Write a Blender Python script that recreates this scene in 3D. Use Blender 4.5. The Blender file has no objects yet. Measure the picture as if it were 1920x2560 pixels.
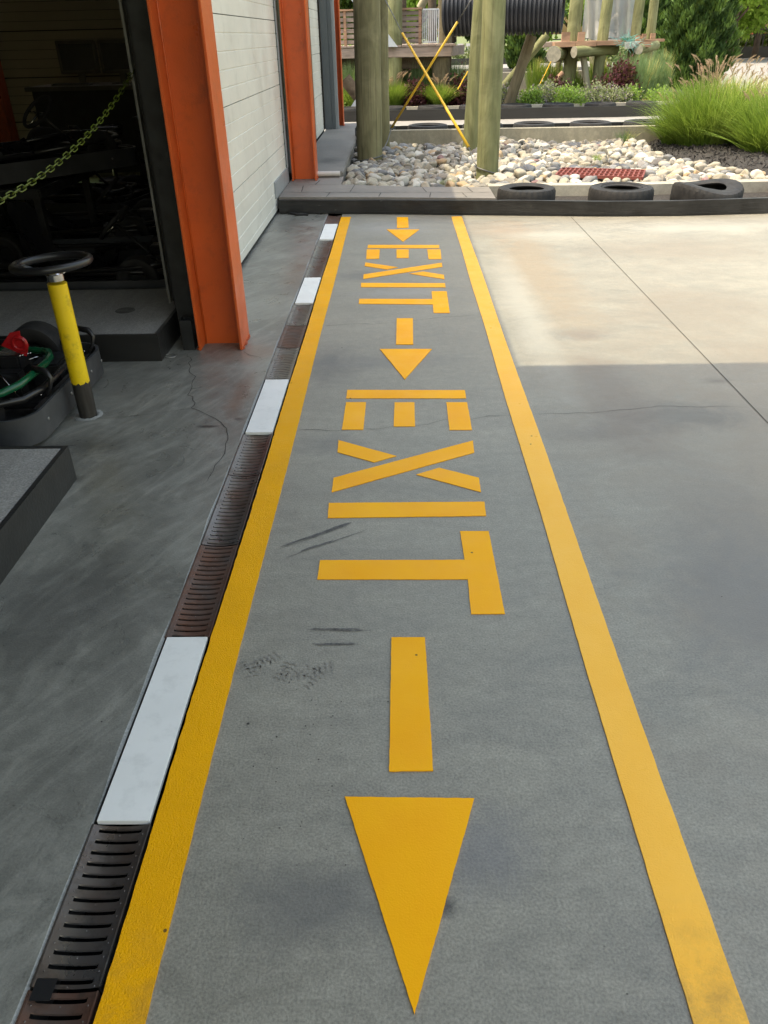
import bpy, math, random
import numpy as np
from mathutils import Vector, Matrix
from math import sin, cos, pi, radians
random.seed(7); RNG = np.random.default_rng(11)
scene = bpy.context.scene
COL = scene.collection

# ------------------------------------------------------------------ camera
F, PITCH, YAW, ROLL, CAMH = 1939.52, 0.550576, -0.0269825, 0.02355, 1.5
def ray(px, py):
    u = (px - 960) / F; v = (py - 1280) / F
    c, s = cos(ROLL), sin(ROLL); u, v = c*u - s*v, s*u + c*v
    cp, sp = cos(PITCH), sin(PITCH)
    d = (u, cp - sp*v, -sp - cp*v)
    cy, sy = cos(YAW), sin(YAW)
    return Vector((cy*d[0] + sy*d[1], -sy*d[0] + cy*d[1], d[2]))
def at(px, py, Y):                      # point on the vertical plane Y seen at a spot of the photo
    d = ray(px, py); t = Y / d.y
    return Vector((d.x*t, Y, CAMH + d.z*t))
fw = ray(960, 1280); rt = ray(960 + F, 1280) - fw; dn = ray(960, 1280 + F) - fw
cam_d = bpy.data.cameras.new('camera'); cam = bpy.data.objects.new('camera', cam_d); COL.objects.link(cam)
cam.matrix_world = Matrix(((rt.x, -dn.x, -fw.x, 0), (rt.y, -dn.y, -fw.y, 0), (rt.z, -dn.z, -fw.z, CAMH), (0, 0, 0, 1)))
cam_d.sensor_fit = 'VERTICAL'; cam_d.sensor_height = 24; cam_d.lens = F / 2560 * 24
cam_d.clip_start = 0.05; cam_d.clip_end = 2000
scene.camera = cam

# ------------------------------------------------------------------ light
TOSUN = Vector((-0.43, -0.10, 0.897)).normalized()
w = bpy.data.worlds.new('World'); scene.world = w; w.use_nodes = True
nt = w.node_tree; sky = nt.nodes.new('ShaderNodeTexSky'); sky.sky_type = 'NISHITA'; sky.sun_disc = False
sky.sun_elevation = math.asin(TOSUN.z); sky.sun_rotation = math.atan2(TOSUN.x, TOSUN.y)
sky.air_density = 2.4; sky.dust_density = 3.5; sky.ozone_density = 1.2
bg = nt.nodes['Background']; wm = nt.nodes.new('ShaderNodeMix'); wm.data_type = 'RGBA'; wm.blend_type = 'MULTIPLY'; wm.inputs[0].default_value = 1
wm.inputs[7].default_value = (1.10, .985, .92, 1); nt.links.new(sky.outputs[0], wm.inputs[6]); nt.links.new(wm.outputs[2], bg.inputs[0]); bg.inputs[1].default_value = 0.15
sd = bpy.data.lights.new('sun', 'SUN'); sd.energy = 2.0; sd.angle = radians(0.55); sd.color = (1.0, 0.89, 0.66)
so = bpy.data.objects.new('sun', sd); COL.objects.link(so)
so.rotation_euler = TOSUN.to_track_quat('Z', 'Y').to_euler()
scene.view_settings.view_transform = 'Standard'; scene.view_settings.look = 'None'
scene.view_settings.exposure = 1.5; scene.view_settings.gamma = 1.0
scene.view_settings.use_curve_mapping = False

# ------------------------------------------------------------------ materials
def new_mat(name):
    m = bpy.data.materials.new(name); m.use_nodes = True
    return m, m.node_tree.nodes, m.node_tree.links, m.node_tree.nodes['Principled BSDF']
def c4(c): return (c[0], c[1], c[2], 1)
def noise(N, L, vec, scale, detail=4, rough=.55, dist=0.0):
    n = N.new('ShaderNodeTexNoise'); n.inputs['Scale'].default_value = scale; n.inputs['Detail'].default_value = detail
    n.inputs['Roughness'].default_value = rough; n.inputs['Distortion'].default_value = dist
    L.new(vec, n.inputs['Vector']); return n.outputs['Fac']
def stretch(N, L, vec, s):
    m = N.new('ShaderNodeMapping'); m.inputs['Scale'].default_value = s; L.new(vec, m.inputs['Vector']); return m.outputs[0]
def ramp(N, L, fac, a, b, va=0.0, vb=1.0):
    r = N.new('ShaderNodeMapRange'); r.inputs['From Min'].default_value = a; r.inputs['From Max'].default_value = b
    r.inputs['To Min'].default_value = va; r.inputs['To Max'].default_value = vb; L.new(fac, r.inputs['Value']); return r.outputs[0]
def mixc(N, L, fac, a, b, mode='MIX'):
    m = N.new('ShaderNodeMix'); m.data_type = 'RGBA'; m.blend_type = mode
    for sock, v in ((m.inputs[0], fac), (m.inputs[6], a), (m.inputs[7], b)):
        if isinstance(v, (int, float)): sock.default_value = v
        elif isinstance(v, tuple): sock.default_value = c4(v)
        else: L.new(v, sock)
    return m.outputs[2]
def bump(N, L, B, h, strength, dist=.01):
    b = N.new('ShaderNodeBump'); b.inputs['Strength'].default_value = strength; b.inputs['Distance'].default_value = dist
    L.new(h, b.inputs['Height']); L.new(b.outputs[0], B.inputs['Normal']); return b
def M(name, c1, c2=None, scale=8, rough=.6, metal=0, bs=0, bscale=None, st=(1, 1, 1), spec=.5, dirt=0, rr=.1, detail=5):
    m, N, L, B = new_mat(name)
    tc = N.new('ShaderNodeTexCoord').outputs['Object']; v = stretch(N, L, tc, st)
    n = noise(N, L, v, scale, detail)
    c2 = c2 or tuple(x*.75 for x in c1)
    col = mixc(N, L, ramp(N, L, n, .35, .65), c1, c2)
    if dirt:
        d = ramp(N, L, noise(N, L, tc, scale*2.7, 8, .7), .52, .66, 0, dirt)
        col = mixc(N, L, d, col, (.03, .027, .022))
    L.new(col, B.inputs['Base Color'])
    L.new(ramp(N, L, noise(N, L, tc, scale*1.7), .3, .7, rough - rr, min(1, rough + rr)), B.inputs['Roughness'])
    B.inputs['Metallic'].default_value = metal; B.inputs['Specular IOR Level'].default_value = spec
    if bs: bump(N, L, B, noise(N, L, v, bscale or scale*4, 4), bs)
    return m
def wood(name, c1, c2, axis='X', rough=.8, knots=True, dark=(.05, .035, .02)):
    m, N, L, B = new_mat(name)
    tc = N.new('ShaderNodeTexCoord').outputs['Object']
    s = {'X': (.5, 9, 9), 'Y': (9, .5, 9), 'Z': (9, 9, .5)}[axis]
    s2 = {'X': (.9, 5, 5), 'Y': (5, .9, 5), 'Z': (5, 5, .9)}[axis]
    g = noise(N, L, stretch(N, L, tc, s), 6, 6, .6, .6); g2 = noise(N, L, stretch(N, L, tc, s2), 1.3, 4, .5, 1.2)
    col = mixc(N, L, ramp(N, L, g, .3, .7), c1, c2)
    col = mixc(N, L, ramp(N, L, g2, .42, .62, 0, .7), col, tuple(.5*(a+b)*.5 for a, b in zip(c1, c2)))
    col = mixc(N, L, ramp(N, L, noise(N, L, tc, 2.2, 5, .65, 1.), .45, .7, 0, .5), col, tuple(min(1, a*1.25+.03) for a in c2))
    if knots:
        crk = ramp(N, L, noise(N, L, stretch(N, L, tc, {'X': (.3, 30, 30), 'Y': (30, .3, 30), 'Z': (30, 30, .3)}[axis]), 2, 3), .69 if dark[0] > .1 else .60, .75 if dark[0] > .1 else .68, 0, .6)
        col = mixc(N, L, crk, col, dark)
    L.new(col, B.inputs['Base Color']); B.inputs['Roughness'].default_value = rough
    B.inputs['Specular IOR Level'].default_value = .25
    bump(N, L, B, g, .35, .01); return m
def leafmat(name, c1, c2, sc=3, trans=.35):
    m, N, L, B = new_mat(name)
    tc = N.new('ShaderNodeTexCoord').outputs['Object']
    n = noise(N, L, tc, sc, 6, .7)
    col = mixc(N, L, ramp(N, L, n, .38, .62), c1, c2)
    L.new(col, B.inputs['Base Color']); B.inputs['Roughness'].default_value = .6; B.inputs['Specular IOR Level'].default_value = .25
    t = N.new('ShaderNodeBsdfTranslucent'); L.new(mixc(N, L, .35, col, (.35, .45, .05)), t.inputs[0])
    mx = N.new('ShaderNodeMixShader'); mx.inputs[0].default_value = trans
    out = N['Material Output'] if 'Material Output' in N else [x for x in N if x.type == 'OUTPUT_MATERIAL'][0]
    L.new(B.outputs[0], mx.inputs[1]); L.new(t.outputs[0], mx.inputs[2]); L.new(mx.outputs[0], out.inputs[0]); return m

def concrete(name, base, base2, blobs=(), rough=(.42, .6), aniso=(1, 1, 1), gritty=.5, grit_scale=170, streaks=0.0, warm=None, pits=0.5):
    m, N, L, B = new_mat(name)
    tc = N.new('ShaderNodeTexCoord').outputs['Object']; v = stretch(N, L, tc, aniso)
    n1 = noise(N, L, v, .9, 6, .62, .4); n2 = noise(N, L, v, 4.5, 7, .68, .8); n3 = noise(N, L, tc, 26, 6, .7)
    n4 = noise(N, L, tc, grit_scale, 3, .6)
    col = mixc(N, L, ramp(N, L, n1, .33, .67), base, base2)
    if warm: col = mixc(N, L, ramp(N, L, noise(N, L, v, 1.7, 5, .6, .6), .45, .75, 0, .55), col, warm)
    k = ramp(N, L, n2, .25, .75, .77, 1.19)
    col = mixc(N, L, 1.0, col, k, 'MULTIPLY')
    k = ramp(N, L, n3, .25, .75, .86, 1.13); col = mixc(N, L, 1.0, col, k, 'MULTIPLY')
    k = ramp(N, L, n4, .3, .7, 1 - .28*gritty, 1 + .25*gritty); col = mixc(N, L, 1.0, col, k, 'MULTIPLY')
    if streaks:
        rot = N.new('ShaderNodeMapping'); rot.inputs['Rotation'].default_value = (0, 0, radians(-62)); L.new(tc, rot.inputs['Vector']); rs = stretch(N, L, rot.outputs[0], (1.1, 3.6, 1))
        sn = noise(N, L, rs, 2.0, 9, .72, 2.2)
        col = mixc(N, L, ramp(N, L, sn, .48, .66, 0, streaks), col, tuple(min(1, x*1.7) for x in base))
        col = mixc(N, L, ramp(N, L, sn, .47, .34, 0, streaks*.8), col, tuple(x*.45 for x in base))
    if pits:
        vo = N.new('ShaderNodeTexVoronoi'); vo.inputs['Scale'].default_value = 21; L.new(tc, vo.inputs['Vector'])
        p = ramp(N, L, vo.outputs['Distance'], .035, .055, pits, 0)
        gate = ramp(N, L, noise(N, L, tc, 1.3, 3), .5, .6)
        mm = N.new('ShaderNodeMath'); mm.operation = 'MULTIPLY'; L.new(p, mm.inputs[0]); L.new(gate, mm.inputs[1])
        col = mixc(N, L, mm.outputs[0], col, (.03, .03, .03))
    for (x, y, rx, ry, c, amt, *rest) in blobs:
        mp = N.new('ShaderNodeMapping'); mp.inputs['Location'].default_value = (-x/rx, -y/ry, 0); mp.inputs['Scale'].default_value = (1/rx, 1/ry, 0)
        L.new(tc, mp.inputs['Vector'])
        ln = N.new('ShaderNodeVectorMath'); ln.operation = 'LENGTH'; L.new(mp.outputs[0], ln.inputs[0])
        ad = N.new('ShaderNodeMath'); ad.operation = 'ADD'; L.new(ln.outputs['Value'], ad.inputs[0])
        wob = ramp(N, L, noise(N, L, tc, rest[0] if rest else 5, 8, .7, 1.0), .2, .8, -.55, .55); L.new(wob, ad.inputs[1])
        col = mixc(N, L, ramp(N, L, ad.outputs[0], .25, 1.05, amt, 0), col, c)
    L.new(col, B.inputs['Base Color'])
    L.new(ramp(N, L, n2, .3, .7, rough[0], rough[1]), B.inputs['Roughness'])
    hh = N.new('ShaderNodeMath'); hh.operation = 'ADD'; L.new(n4, hh.inputs[0]); L.new(n3, hh.inputs[1])
    bump(N, L, B, hh.outputs[0], .25*gritty + .08, .004); return m
def paint(name, c, worn=.0, rough=.42, ripple=.25, c2=None):
    m, N, L, B = new_mat(name)
    tc = N.new('ShaderNodeTexCoord').outputs['Object']
    col = mixc(N, L, ramp(N, L, noise(N, L, tc, 3.5, 6, .6), .3, .7), c, c2 or tuple(x*.88 for x in c))
    vo = N.new('ShaderNodeTexVoronoi'); vo.inputs['Scale'].default_value = 9; L.new(tc, vo.inputs['Vector'])
    col = mixc(N, L, ramp(N, L, vo.outputs['Distance'], .03, .045, .85, 0), col, (.06, .045, .02))
    if worn:
        mp = N.new('ShaderNodeSeparateXYZ'); L.new(tc, mp.inputs[0])
        g = ramp(N, L, mp.outputs['Y'], .55, .95, 1, 0)
        d = ramp(N, L, noise(N, L, tc, 13, 9, .72), .44, .66, 0, worn)
        mm = N.new('ShaderNodeMath'); mm.operation = 'MULTIPLY'; L.new(g, mm.inputs[0]); L.new(d, mm.inputs[1])
        col = mixc(N, L, mm.outputs[0], col, (.12, .1, .06))
    L.new(col, B.inputs['Base Color'])
    L.new(ramp(N, L, noise(N, L, tc, 9, 4), .3, .7, rough - .1, rough + .12), B.inputs['Roughness'])
    h = N.new('ShaderNodeMath'); h.operation = 'ADD'
    L.new(noise(N, L, tc, 260, 3, .6), h.inputs[0]); L.new(ramp(N, L, noise(N, L, tc, 60, 4, .6, .6), 0, 1, 0, .6), h.inputs[1])
    B.inputs['Specular IOR Level'].default_value = .14
    bump(N, L, B, h.outputs[0], ripple, .004); return m

# ------------------------------------------------------------------ mesh helpers
class MB:
    def __init__(s): s.v = []; s.f = []; s.m = []
    def add(s, vs, fs, mi=0):
        o = len(s.v); s.v += [tuple(v) for v in vs]; s.f += [tuple(i + o for i in f) for f in fs]; s.m += [mi]*len(fs); return s
    def box(s, x0, x1, y0, y1, z0, z1, mi=0, b=0):
        if b:
            return s.bbox(x0, x1, y0, y1, z0, z1, b, mi)
        vs = [(x, y, z) for z in (z0, z1) for y in (y0, y1) for x in (x0, x1)]
        return s.add(vs, [(0, 2, 3, 1), (4, 5, 7, 6), (0, 1, 5, 4), (2, 6, 7, 3), (0, 4, 6, 2), (1, 3, 7, 5)], mi)
    def bbox(s, x0, x1, y0, y1, z0, z1, b, mi=0):
        import bmesh
        bm = bmesh.new(); vs = [bm.verts.new((x, y, z)) for z in (z0, z1) for y in (y0, y1) for x in (x0, x1)]
        for f in [(0, 2, 3, 1), (4, 5, 7, 6), (0, 1, 5, 4), (2, 6, 7, 3), (0, 4, 6, 2), (1, 3, 7, 5)]: bm.faces.new([vs[i] for i in f])
        bmesh.ops.bevel(bm, geom=bm.edges[:], offset=b, segments=2, affect='EDGES')
        bm.verts.index_update()
        s.add([v.co[:] for v in bm.verts], [[v.index for v in f.verts] for f in bm.faces], mi); bm.free(); return s
    def prism(s, poly, z0, z1, mi=0):
        n = len(poly); a = sum(poly[i][0]*poly[(i+1) % n][1] - poly[(i+1) % n][0]*poly[i][1] for i in range(n))
        if a < 0: poly = poly[::-1]
        vs = [(p[0], p[1], z0) for p in poly] + [(p[0], p[1], z1) for p in poly]
        fs = [tuple(range(n-1, -1, -1)), tuple(range(n, 2*n))] + [(i, (i+1) % n, n + (i+1) % n, n + i) for i in range(n)]
        return s.add(vs, fs, mi)
    def tube(s, pts, r, seg=8, mi=0, cap=True, closed=False):
        P = [Vector(p) for p in pts]; n = len(P); R = r if isinstance(r, (list, tuple)) else [r]*n
        vs = []; up = None
        for i, p in enumerate(P):
            if closed: t = P[(i+1) % n] - P[i-1]
            else: t = (P[min(i+1, n-1)] - P[max(i-1, 0)])
            t.normalize()
            if up is None: up = t.orthogonal().normalized()
            up = (up - t*up.dot(t)).normalized(); b = t.cross(up)
            for k in range(seg):
                a = 2*pi*k/seg; vs.append(p + (up*cos(a) + b*sin(a))*R[i])
        fs = []
        for i in range(n if closed else n-1):
            j = (i+1) % n
            for k in range(seg):
                k2 = (k+1) % seg; fs.append((i*seg+k, i*seg+k2, j*seg+k2, j*seg+k))
        if cap and not closed: fs += [tuple(range(seg-1, -1, -1)), tuple((n-1)*seg + k for k in range(seg))]
        return s.add(vs, fs, mi)
    def lathe(s, prof, seg=32, c=(0, 0, 0), ax='Z', mi=0, closed=False, mod=None):
        vs = []; n = len(prof)
        for k in range(seg):
            a = 2*pi*k/seg
            for i, (r, z) in enumerate(prof):
                if mod: r, z = mod(r, z, k, i)
                x, y = r*cos(a), r*sin(a)
                p = (x, y, z) if ax == 'Z' else ((z, x, y) if ax == 'X' else (y, z, x))
                vs.append((p[0]+c[0], p[1]+c[1], p[2]+c[2]))
        fs = []
        for k in range(seg):
            k2 = (k+1) % seg
            for i in range(n if closed else n-1):
                j = (i+1) % n; fs.append((k*n+i, k2*n+i, k2*n+j, k*n+j))
        return s.add(vs, fs, mi)
    def build(s, name, mats, parent=None, smooth=False, loc=None, angle=None):
        me = bpy.data.meshes.new(name); me.from_pydata(s.v, [], s.f)
        mats = mats if isinstance(mats, (list, tuple)) else [mats]
        for m in mats: me.materials.append(m)
        if len(mats) > 1: me.polygons.foreach_set('material_index', s.m)
        if smooth: me.polygons.foreach_set('use_smooth', [True]*len(s.f))
        me.update()
        if angle is not None:
            try: me.set_sharp_from_angle(angle=radians(angle))
            except Exception: pass
        o = bpy.data.objects.new(name, me); COL.objects.link(o)
        if parent: o.parent = parent
        if loc: o.location = loc
        return o
def np_mesh(name, V, nper, mat, parent=None, mats=None, midx=None, smooth=False):
    """V: (n, nper, 3) polygons with their own vertices"""
    V = np.asarray(V, dtype=np.float32); n = V.shape[0]
    me = bpy.data.meshes.new(name); me.vertices.add(n*nper); me.vertices.foreach_set('co', V.reshape(-1))
    me.loops.add(n*nper); me.loops.foreach_set('vertex_index', np.arange(n*nper, dtype=np.int32))
    me.polygons.add(n); me.polygons.foreach_set('loop_start', np.arange(0, n*nper, nper, dtype=np.int32))
    for m in (mats or [mat]): me.materials.append(m)
    if midx is not None: me.polygons.foreach_set('material_index', np.asarray(midx, dtype=np.int32))
    me.update(calc_edges=True)
    o = bpy.data.objects.new(name, me); COL.objects.link(o)
    if parent: o.parent = parent
    return o
def tag(o, label=None, cat=None, group=None, kind=None):
    if label: o['label'] = label
    if cat: o['category'] = cat
    if group: o['group'] = group
    if kind: o['kind'] = kind
    return o
def thing(name, label, cat, loc=(0, 0, 0), rz=0, group=None):
    o = bpy.data.objects.new(name, None); COL.objects.link(o); o.location = loc; o.rotation_euler = (0, 0, rz); o.empty_display_size = .1
    return tag(o, label, cat, group)
def copy_tree(o, parent=None):
    c = o.copy(); COL.objects.link(c)
    if parent: c.parent = parent
    for ch in [x for x in ALLCH(o)]: copy_tree(ch, c)
    return c
def ALLCH(o): return list(o.children)

# ------------------------------------------------------------------ material list
Y1 = (.97, .465, .001)
M_lane = concrete('lane_concrete', (.265, .25, .203), (.222, .21, .173), gritty=1.0, rough=(.38, .58), aniso=(.8, 2.0, 1),
    blobs=[(-.19, .93, .2, .12, (.09, .09, .09), .55), (.16, 1.05, .14, .14, (.13, .13, .15), .4), (.08, .915, .035, .03, (.03, .03, .03), .8, 30),
           (-.38, 3.95, .2, .35, (.09, .09, .09), .5), (-.1, 4.0, .5, .12, (.12, .12, .12), .4), (-.3, 5.76, .3, .15, (.1, .1, .1), .5), (-.32, 3.0, .2, .12, (.1, .1, .1), .45),
           (.9, 3.08, .3, .13, (.1, .095, .09), .5), (1.577, 3.663, .09, .05, (.05, .05, .05), .8, 9), (1.05, 4.38, .22, .12, (.14, .13, .12), .75),
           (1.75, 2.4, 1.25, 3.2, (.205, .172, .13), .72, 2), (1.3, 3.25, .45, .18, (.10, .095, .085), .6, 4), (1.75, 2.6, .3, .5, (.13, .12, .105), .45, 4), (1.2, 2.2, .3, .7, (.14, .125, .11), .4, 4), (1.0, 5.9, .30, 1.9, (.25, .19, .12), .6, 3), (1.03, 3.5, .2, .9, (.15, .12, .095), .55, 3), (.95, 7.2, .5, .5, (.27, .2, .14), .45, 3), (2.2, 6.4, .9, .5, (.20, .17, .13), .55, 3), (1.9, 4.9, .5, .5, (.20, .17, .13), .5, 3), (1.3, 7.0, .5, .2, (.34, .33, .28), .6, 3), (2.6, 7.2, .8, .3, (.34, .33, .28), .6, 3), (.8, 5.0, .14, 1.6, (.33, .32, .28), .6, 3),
           (1.05, 1.9, .35, .5, (.12, .12, .12), .45), (1.5, 1.2, .3, .6, (.13, .13, .13), .4), (.0, 5.3, .5, .12, (.31, .3, .29), .4), (-.1, 7.4, .4, .3, (.33, .32, .31), .45)])
M_floor = concrete('shop_concrete', (.235, .23, .20), (.145, .143, .127), gritty=.6, rough=(.22, .5), streaks=.34, pits=.0,
    blobs=[(-.82, 4.15, .22, .18, (.22, .15, .11), .6), (-.8, 3.55, .06, .3, (.16, .1, .07), .55, 12), (-.78, 5.9, .12, .6, (.2, .14, .1), .4), (-.78, 6.7, .14, .5, (.22, .2, .18), .6, 6),
           (-.88, 3.2, .06, .02, (.02, .02, .02), .8, 20), (-.755, 3.28, .03, .02, (.03, .03, .03), .6, 20), (-1.0, 7.6, .2, .5, (.07, .07, .065), .5), (-1.1, 1.9, .4, .5, (.05, .05, .048), .5),
           (-1.35, 3.02, .2, .09, (.06, .06, .055), .5, 16), (-1.33, 2.72, .05, .05, (.02, .02, .02), .6, 16)])
M_white_floor = M('cover_board_white', (.80, .80, .77), (.75, .75, .72), scale=5, rough=.5, dirt=.10, bs=.06)
M_curb = concrete('curb_concrete', (.42, .39, .31), (.34, .31, .25), gritty=.5, rough=(.8, .95), pits=.2)
M_wallc = concrete('retaining_concrete', (.33, .30, .22), (.26, .24, .18), gritty=.5, rough=(.8, .95), pits=.2, streaks=.2)
M_stamp = concrete('stamped_concrete', (.235, .21, .18), (.18, .163, .143), gritty=.3, rough=(.5, .7), pits=.2, aniso=(.8, 3, 1))
M_pad = concrete('pad_concrete', (.22, .205, .18), (.16, .15, .135), gritty=.4, rough=(.6, .8), pits=0,
    blobs=[(-.85, 10.4, .2, .35, (.05, .05, .045), .6, 7)])
M_track = concrete('track_concrete', (.29, .28, .26), (.245, .235, .22), gritty=.2, rough=(.6, .8), pits=0)
M_brushed = concrete('brushed_concrete', (.31, .30, .28), (.26, .25, .235), gritty=1.0, rough=(.6, .85), aniso=(3, .6, 1), pits=0, grit_scale=120)
M_crack_and_shade = M('crack_and_channel_shade', (.03, .028, .025), (.05, .045, .04), rough=.9)
M_skid = M('rubber_mark', (.07, .068, .065), (.13, .125, .12), scale=30, rough=.7)
M_yel = paint('yellow_floor_paint', Y1, rough=.4, ripple=.22, c2=(.92, .39, .001))
M_yelL = paint('yellow_line_paint', (.95, .45, .001), worn=.6, ripple=.85, rough=.38)
M_yelR = paint('pale_yellow_line_paint', (.97, .53, .075), worn=.75, ripple=.4, rough=.36, c2=(.94, .48, .05))
M_steel = M('grate_steel', (.16, .155, .15), (.13, .095, .075), scale=5, rough=.32, metal=.7, bs=.15, dirt=.5)
M_rust = M('rusty_grate_steel', (.14, .065, .04), (.10, .08, .07), scale=7, rough=.55, metal=.5, bs=.2, dirt=.5)
M_black = M('void_black', (.004, .004, .004), (.006, .006, .006), rough=.9, spec=.1)
M_orange = M('orange_enamel', (.64, .115, .02), (.54, .095, .018), scale=2.5, rough=.36, bs=.12, bscale=120, dirt=.22)
M_orange_d = M('dusty_orange_enamel', (.50, .10, .03), (.36, .08, .03), scale=9, rough=.5, bs=.1)
M_door = M('door_white', (.72, .71, .645), (.65, .64, .58), scale=1.6, rough=.45, bs=.05, bscale=160, dirt=.12)
M_seam = M('door_seam', (.045, .045, .045), rough=.8)
M_galv = M('galvanised', (.35, .35, .34), (.22, .22, .21), scale=12, rough=.45, metal=.7)
M_dkmet = M('dark_painted_steel', (.035, .037, .038), (.02, .02, .02), scale=10, rough=.4, metal=.3)
M_grey = M('grey_enamel', (.10, .115, .125), (.085, .10, .11), rough=.4, scale=3)
M_lgrey = M('light_grey_trim', (.30, .32, .33), (.24, .26, .27), rough=.4, scale=3)
M_blackp = M('black_painted_wood', (.022, .022, .021), (.016, .016, .016), scale=3, rough=.42, st=(.5, 6, 6), bs=.15, dirt=0)
M_blackw = wood('weathered_black_board', (.035, .034, .032), (.022, .021, .02), 'X', rough=.45, dark=(.25, .25, .23))
M_rub = M('black_rubber', (.016, .016, .017), (.030, .029, .028), scale=9, rough=.7, bs=.2, spec=.3)
M_rubm = M('bumper_rubber', (.04, .042, .045), (.06, .062, .066), scale=7, rough=.5, bs=.1)
M_blk = M('black_enamel', (.012, .012, .013), (.016, .016, .017), rough=.3, scale=4, rr=.06)
M_green = M('green_enamel', (.006, .085, .035), (.005, .07, .03), rough=.2, scale=4, rr=.05)
M_red = M('red_enamel', (.42, .01, .015), (.36, .01, .012), rough=.35)
M_chrome = M('chrome', (.55, .55, .55), (.4, .4, .4), rough=.18, metal=1, rr=.08)
M_yelp = M('bollard_yellow', (.84, .60, .006), (.78, .54, .006), scale=6, rough=.38, dirt=.35)
M_baresteel = M('bare_steel', (.07, .066, .06), (.045, .04, .036), scale=14, rough=.5, metal=.5, st=(3, 3, .4))
M_chain = M('green_plastic', (.085, .12, .007), (.07, .10, .006), rough=.4)
M_soil = M('black_mulch', (.018, .016, .014), (.05, .045, .04), scale=45, rough=.95, bs=1, bscale=70)
M_mulch = M('dark_mulch_chips', (.02, .018, .016), (.04, .036, .034), scale=30, rough=.9)
M_green_log = wood('green_treated_log', (.16, .175, .075), (.24, .24, .12), 'Z')
M_brown_log = wood('shaded_brown_log', (.115, .095, .055), (.15, .13, .08), 'Z')
M_shade_log = wood('olive_log', (.17, .165, .085), (.24, .22, .12), 'Z')
M_pale_log = wood('pale_log', (.38, .35, .24), (.30, .28, .19), 'Z', knots=False)
M_logx = wood('log_beam', (.24, .24, .15), (.32, .31, .21), 'X')
M_end = M('end_grain', (.34, .32, .25), (.22, .21, .17), scale=10, rough=.9)
M_deckw = wood('weathered_deck_board', (.34, .27, .22), (.26, .21, .18), 'X')
M_plank = wood('reddish_plank', (.40, .25, .16), (.33, .20, .13), 'X')
M_beamd = wood('dark_timber', (.10, .075, .05), (.07, .055, .04), 'X')
M_pipe = M('black_plastic_pipe', (.018, .020, .026), (.024, .026, .032), rough=.42, scale=2)
M_strap = M('yellow_sleeve', (.72, .46, .02), (.66, .40, .03), rough=.5)
M_wire = M('wire_rope', (.2, .2, .19), (.1, .1, .1), rough=.5, metal=.6)
M_pvc = M('white_pvc', (.55, .53, .48), (.48, .46, .42), rough=.5)
M_redg = M('red_iron_grate', (.22, .055, .038), (.17, .045, .035), scale=20, rough=.7)
M_asph = M('asphalt', (.16, .16, .165), (.12, .12, .12), scale=1, rough=.9)
M_lawn = M('lawn', (.09, .14, .035), (.14, .15, .06), scale=2, rough=.9)

# ------------------------------------------------------------------ setting: ground pieces
def sheet(name, x0, x1, y0, y1, z, mat, kind='structure'):
    return tag(MB().add([(x0, y0, z), (x1, y0, z), (x1, y1, z), (x0, y1, z)], [(0, 1, 2, 3)]).build(name, mat), kind=kind)
def ribbon(mb, pts, wd, z, mi, jitter=0.0):
    P = [Vector((p[0], p[1], 0)) for p in pts]
    if jitter:
        Q = [P[0]]
        for a, b in zip(P[:-1], P[1:]):
            n = max(1, int((b-a).length/.035))
            for k in range(1, n+1):
                q = a.lerp(b, k/n)
                if k < n or b is not P[-1]: q += Vector((random.uniform(-1, 1)*jitter, random.uniform(-1, 1)*jitter, 0))
                Q.append(q)
        P = Q
    vs = []
    n = len(P)
    for i, p in enumerate(P):
        t = (P[min(i+1, n-1)] - P[max(i-1, 0)]).normalized(); nn = Vector((-t.y, t.x, 0))
        e = wd*(random.uniform(.5, 1.3) if jitter else 1)*(.15 if jitter and i in (0, n-1) else 1)
        vs += [p - nn*e*.5, p + nn*e*.5]
    vs = [(v.x, v.y, z) for v in vs]
    mb.add(vs, [(2*i, 2*i+2, 2*i+3, 2*i+1) for i in range(n-1)], mi)

sheet('ground', -300, 500, -100, 700, -.3, M_lawn)
g = MB()
g.add([(-.562, -6, 0), (14, -6, 0), (14, 8.7, 0), (-.562, 8.7, 0)], [(0, 3, 2, 1)])
g.add([(-.562, -6, 0), (-.562, 8.7, 0), (-.562, 8.7, -.2), (-.562, -6, -.2)], [(0, 1, 2, 3)], 1)  # channel wall in the dark crack colour, shade of the drain painted in
Z = .0018
ribbon(g, [(1.628, -5), (1.628, 7.75)], .0045, Z, 1)
ribbon(g, [(-.468, 4.616), (-.253, 4.648), (-.163, 4.63), (-.111, 4.641), (-.022, 4.671), (.085, 4.688), (.184, 4.726), (.284, 4.759), (.374, 4.761), (.465, 4.771)], .0022, Z, 1, .006)
ribbon(g, [(-.465, 3.152), (-.384, 3.15), (-.299, 3.14), (-.267, 3.144), (-.164, 3.159), (-.124, 3.15), (-.034, 3.178), (.07, 3.185), (.123, 3.196), (.211, 3.248), (.323, 3.245), (.404, 3.274), (.51, 3.274)], .0022, Z, 1, .005)
ribbon(g, [(.61, 3.29), (.9, 3.3), (1.2, 3.36), (1.6, 3.34)], .002, Z, 1, .006)
def skid(pts, wd, n=7):
    for k in range(n):
        off = random.uniform(-wd, wd)*.5; a = random.uniform(0, .35); b = random.uniform(.6, 1)
        P = [Vector((p[0], p[1] + off)) for p in pts]; m = len(P) - 1
        def ip(t): t *= m; i = min(int(t), m-1); return P[i].lerp(P[i+1], t-i)
        ribbon(g, [ip(a + (b-a)*j/14) for j in range(15)], wd*random.uniform(.12, .3), Z + .0002*k, 2, .0015)
skid([(-.44, 2.20), (-.327, 2.269), (-.23, 2.337), (-.169, 2.375)], .016)
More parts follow.
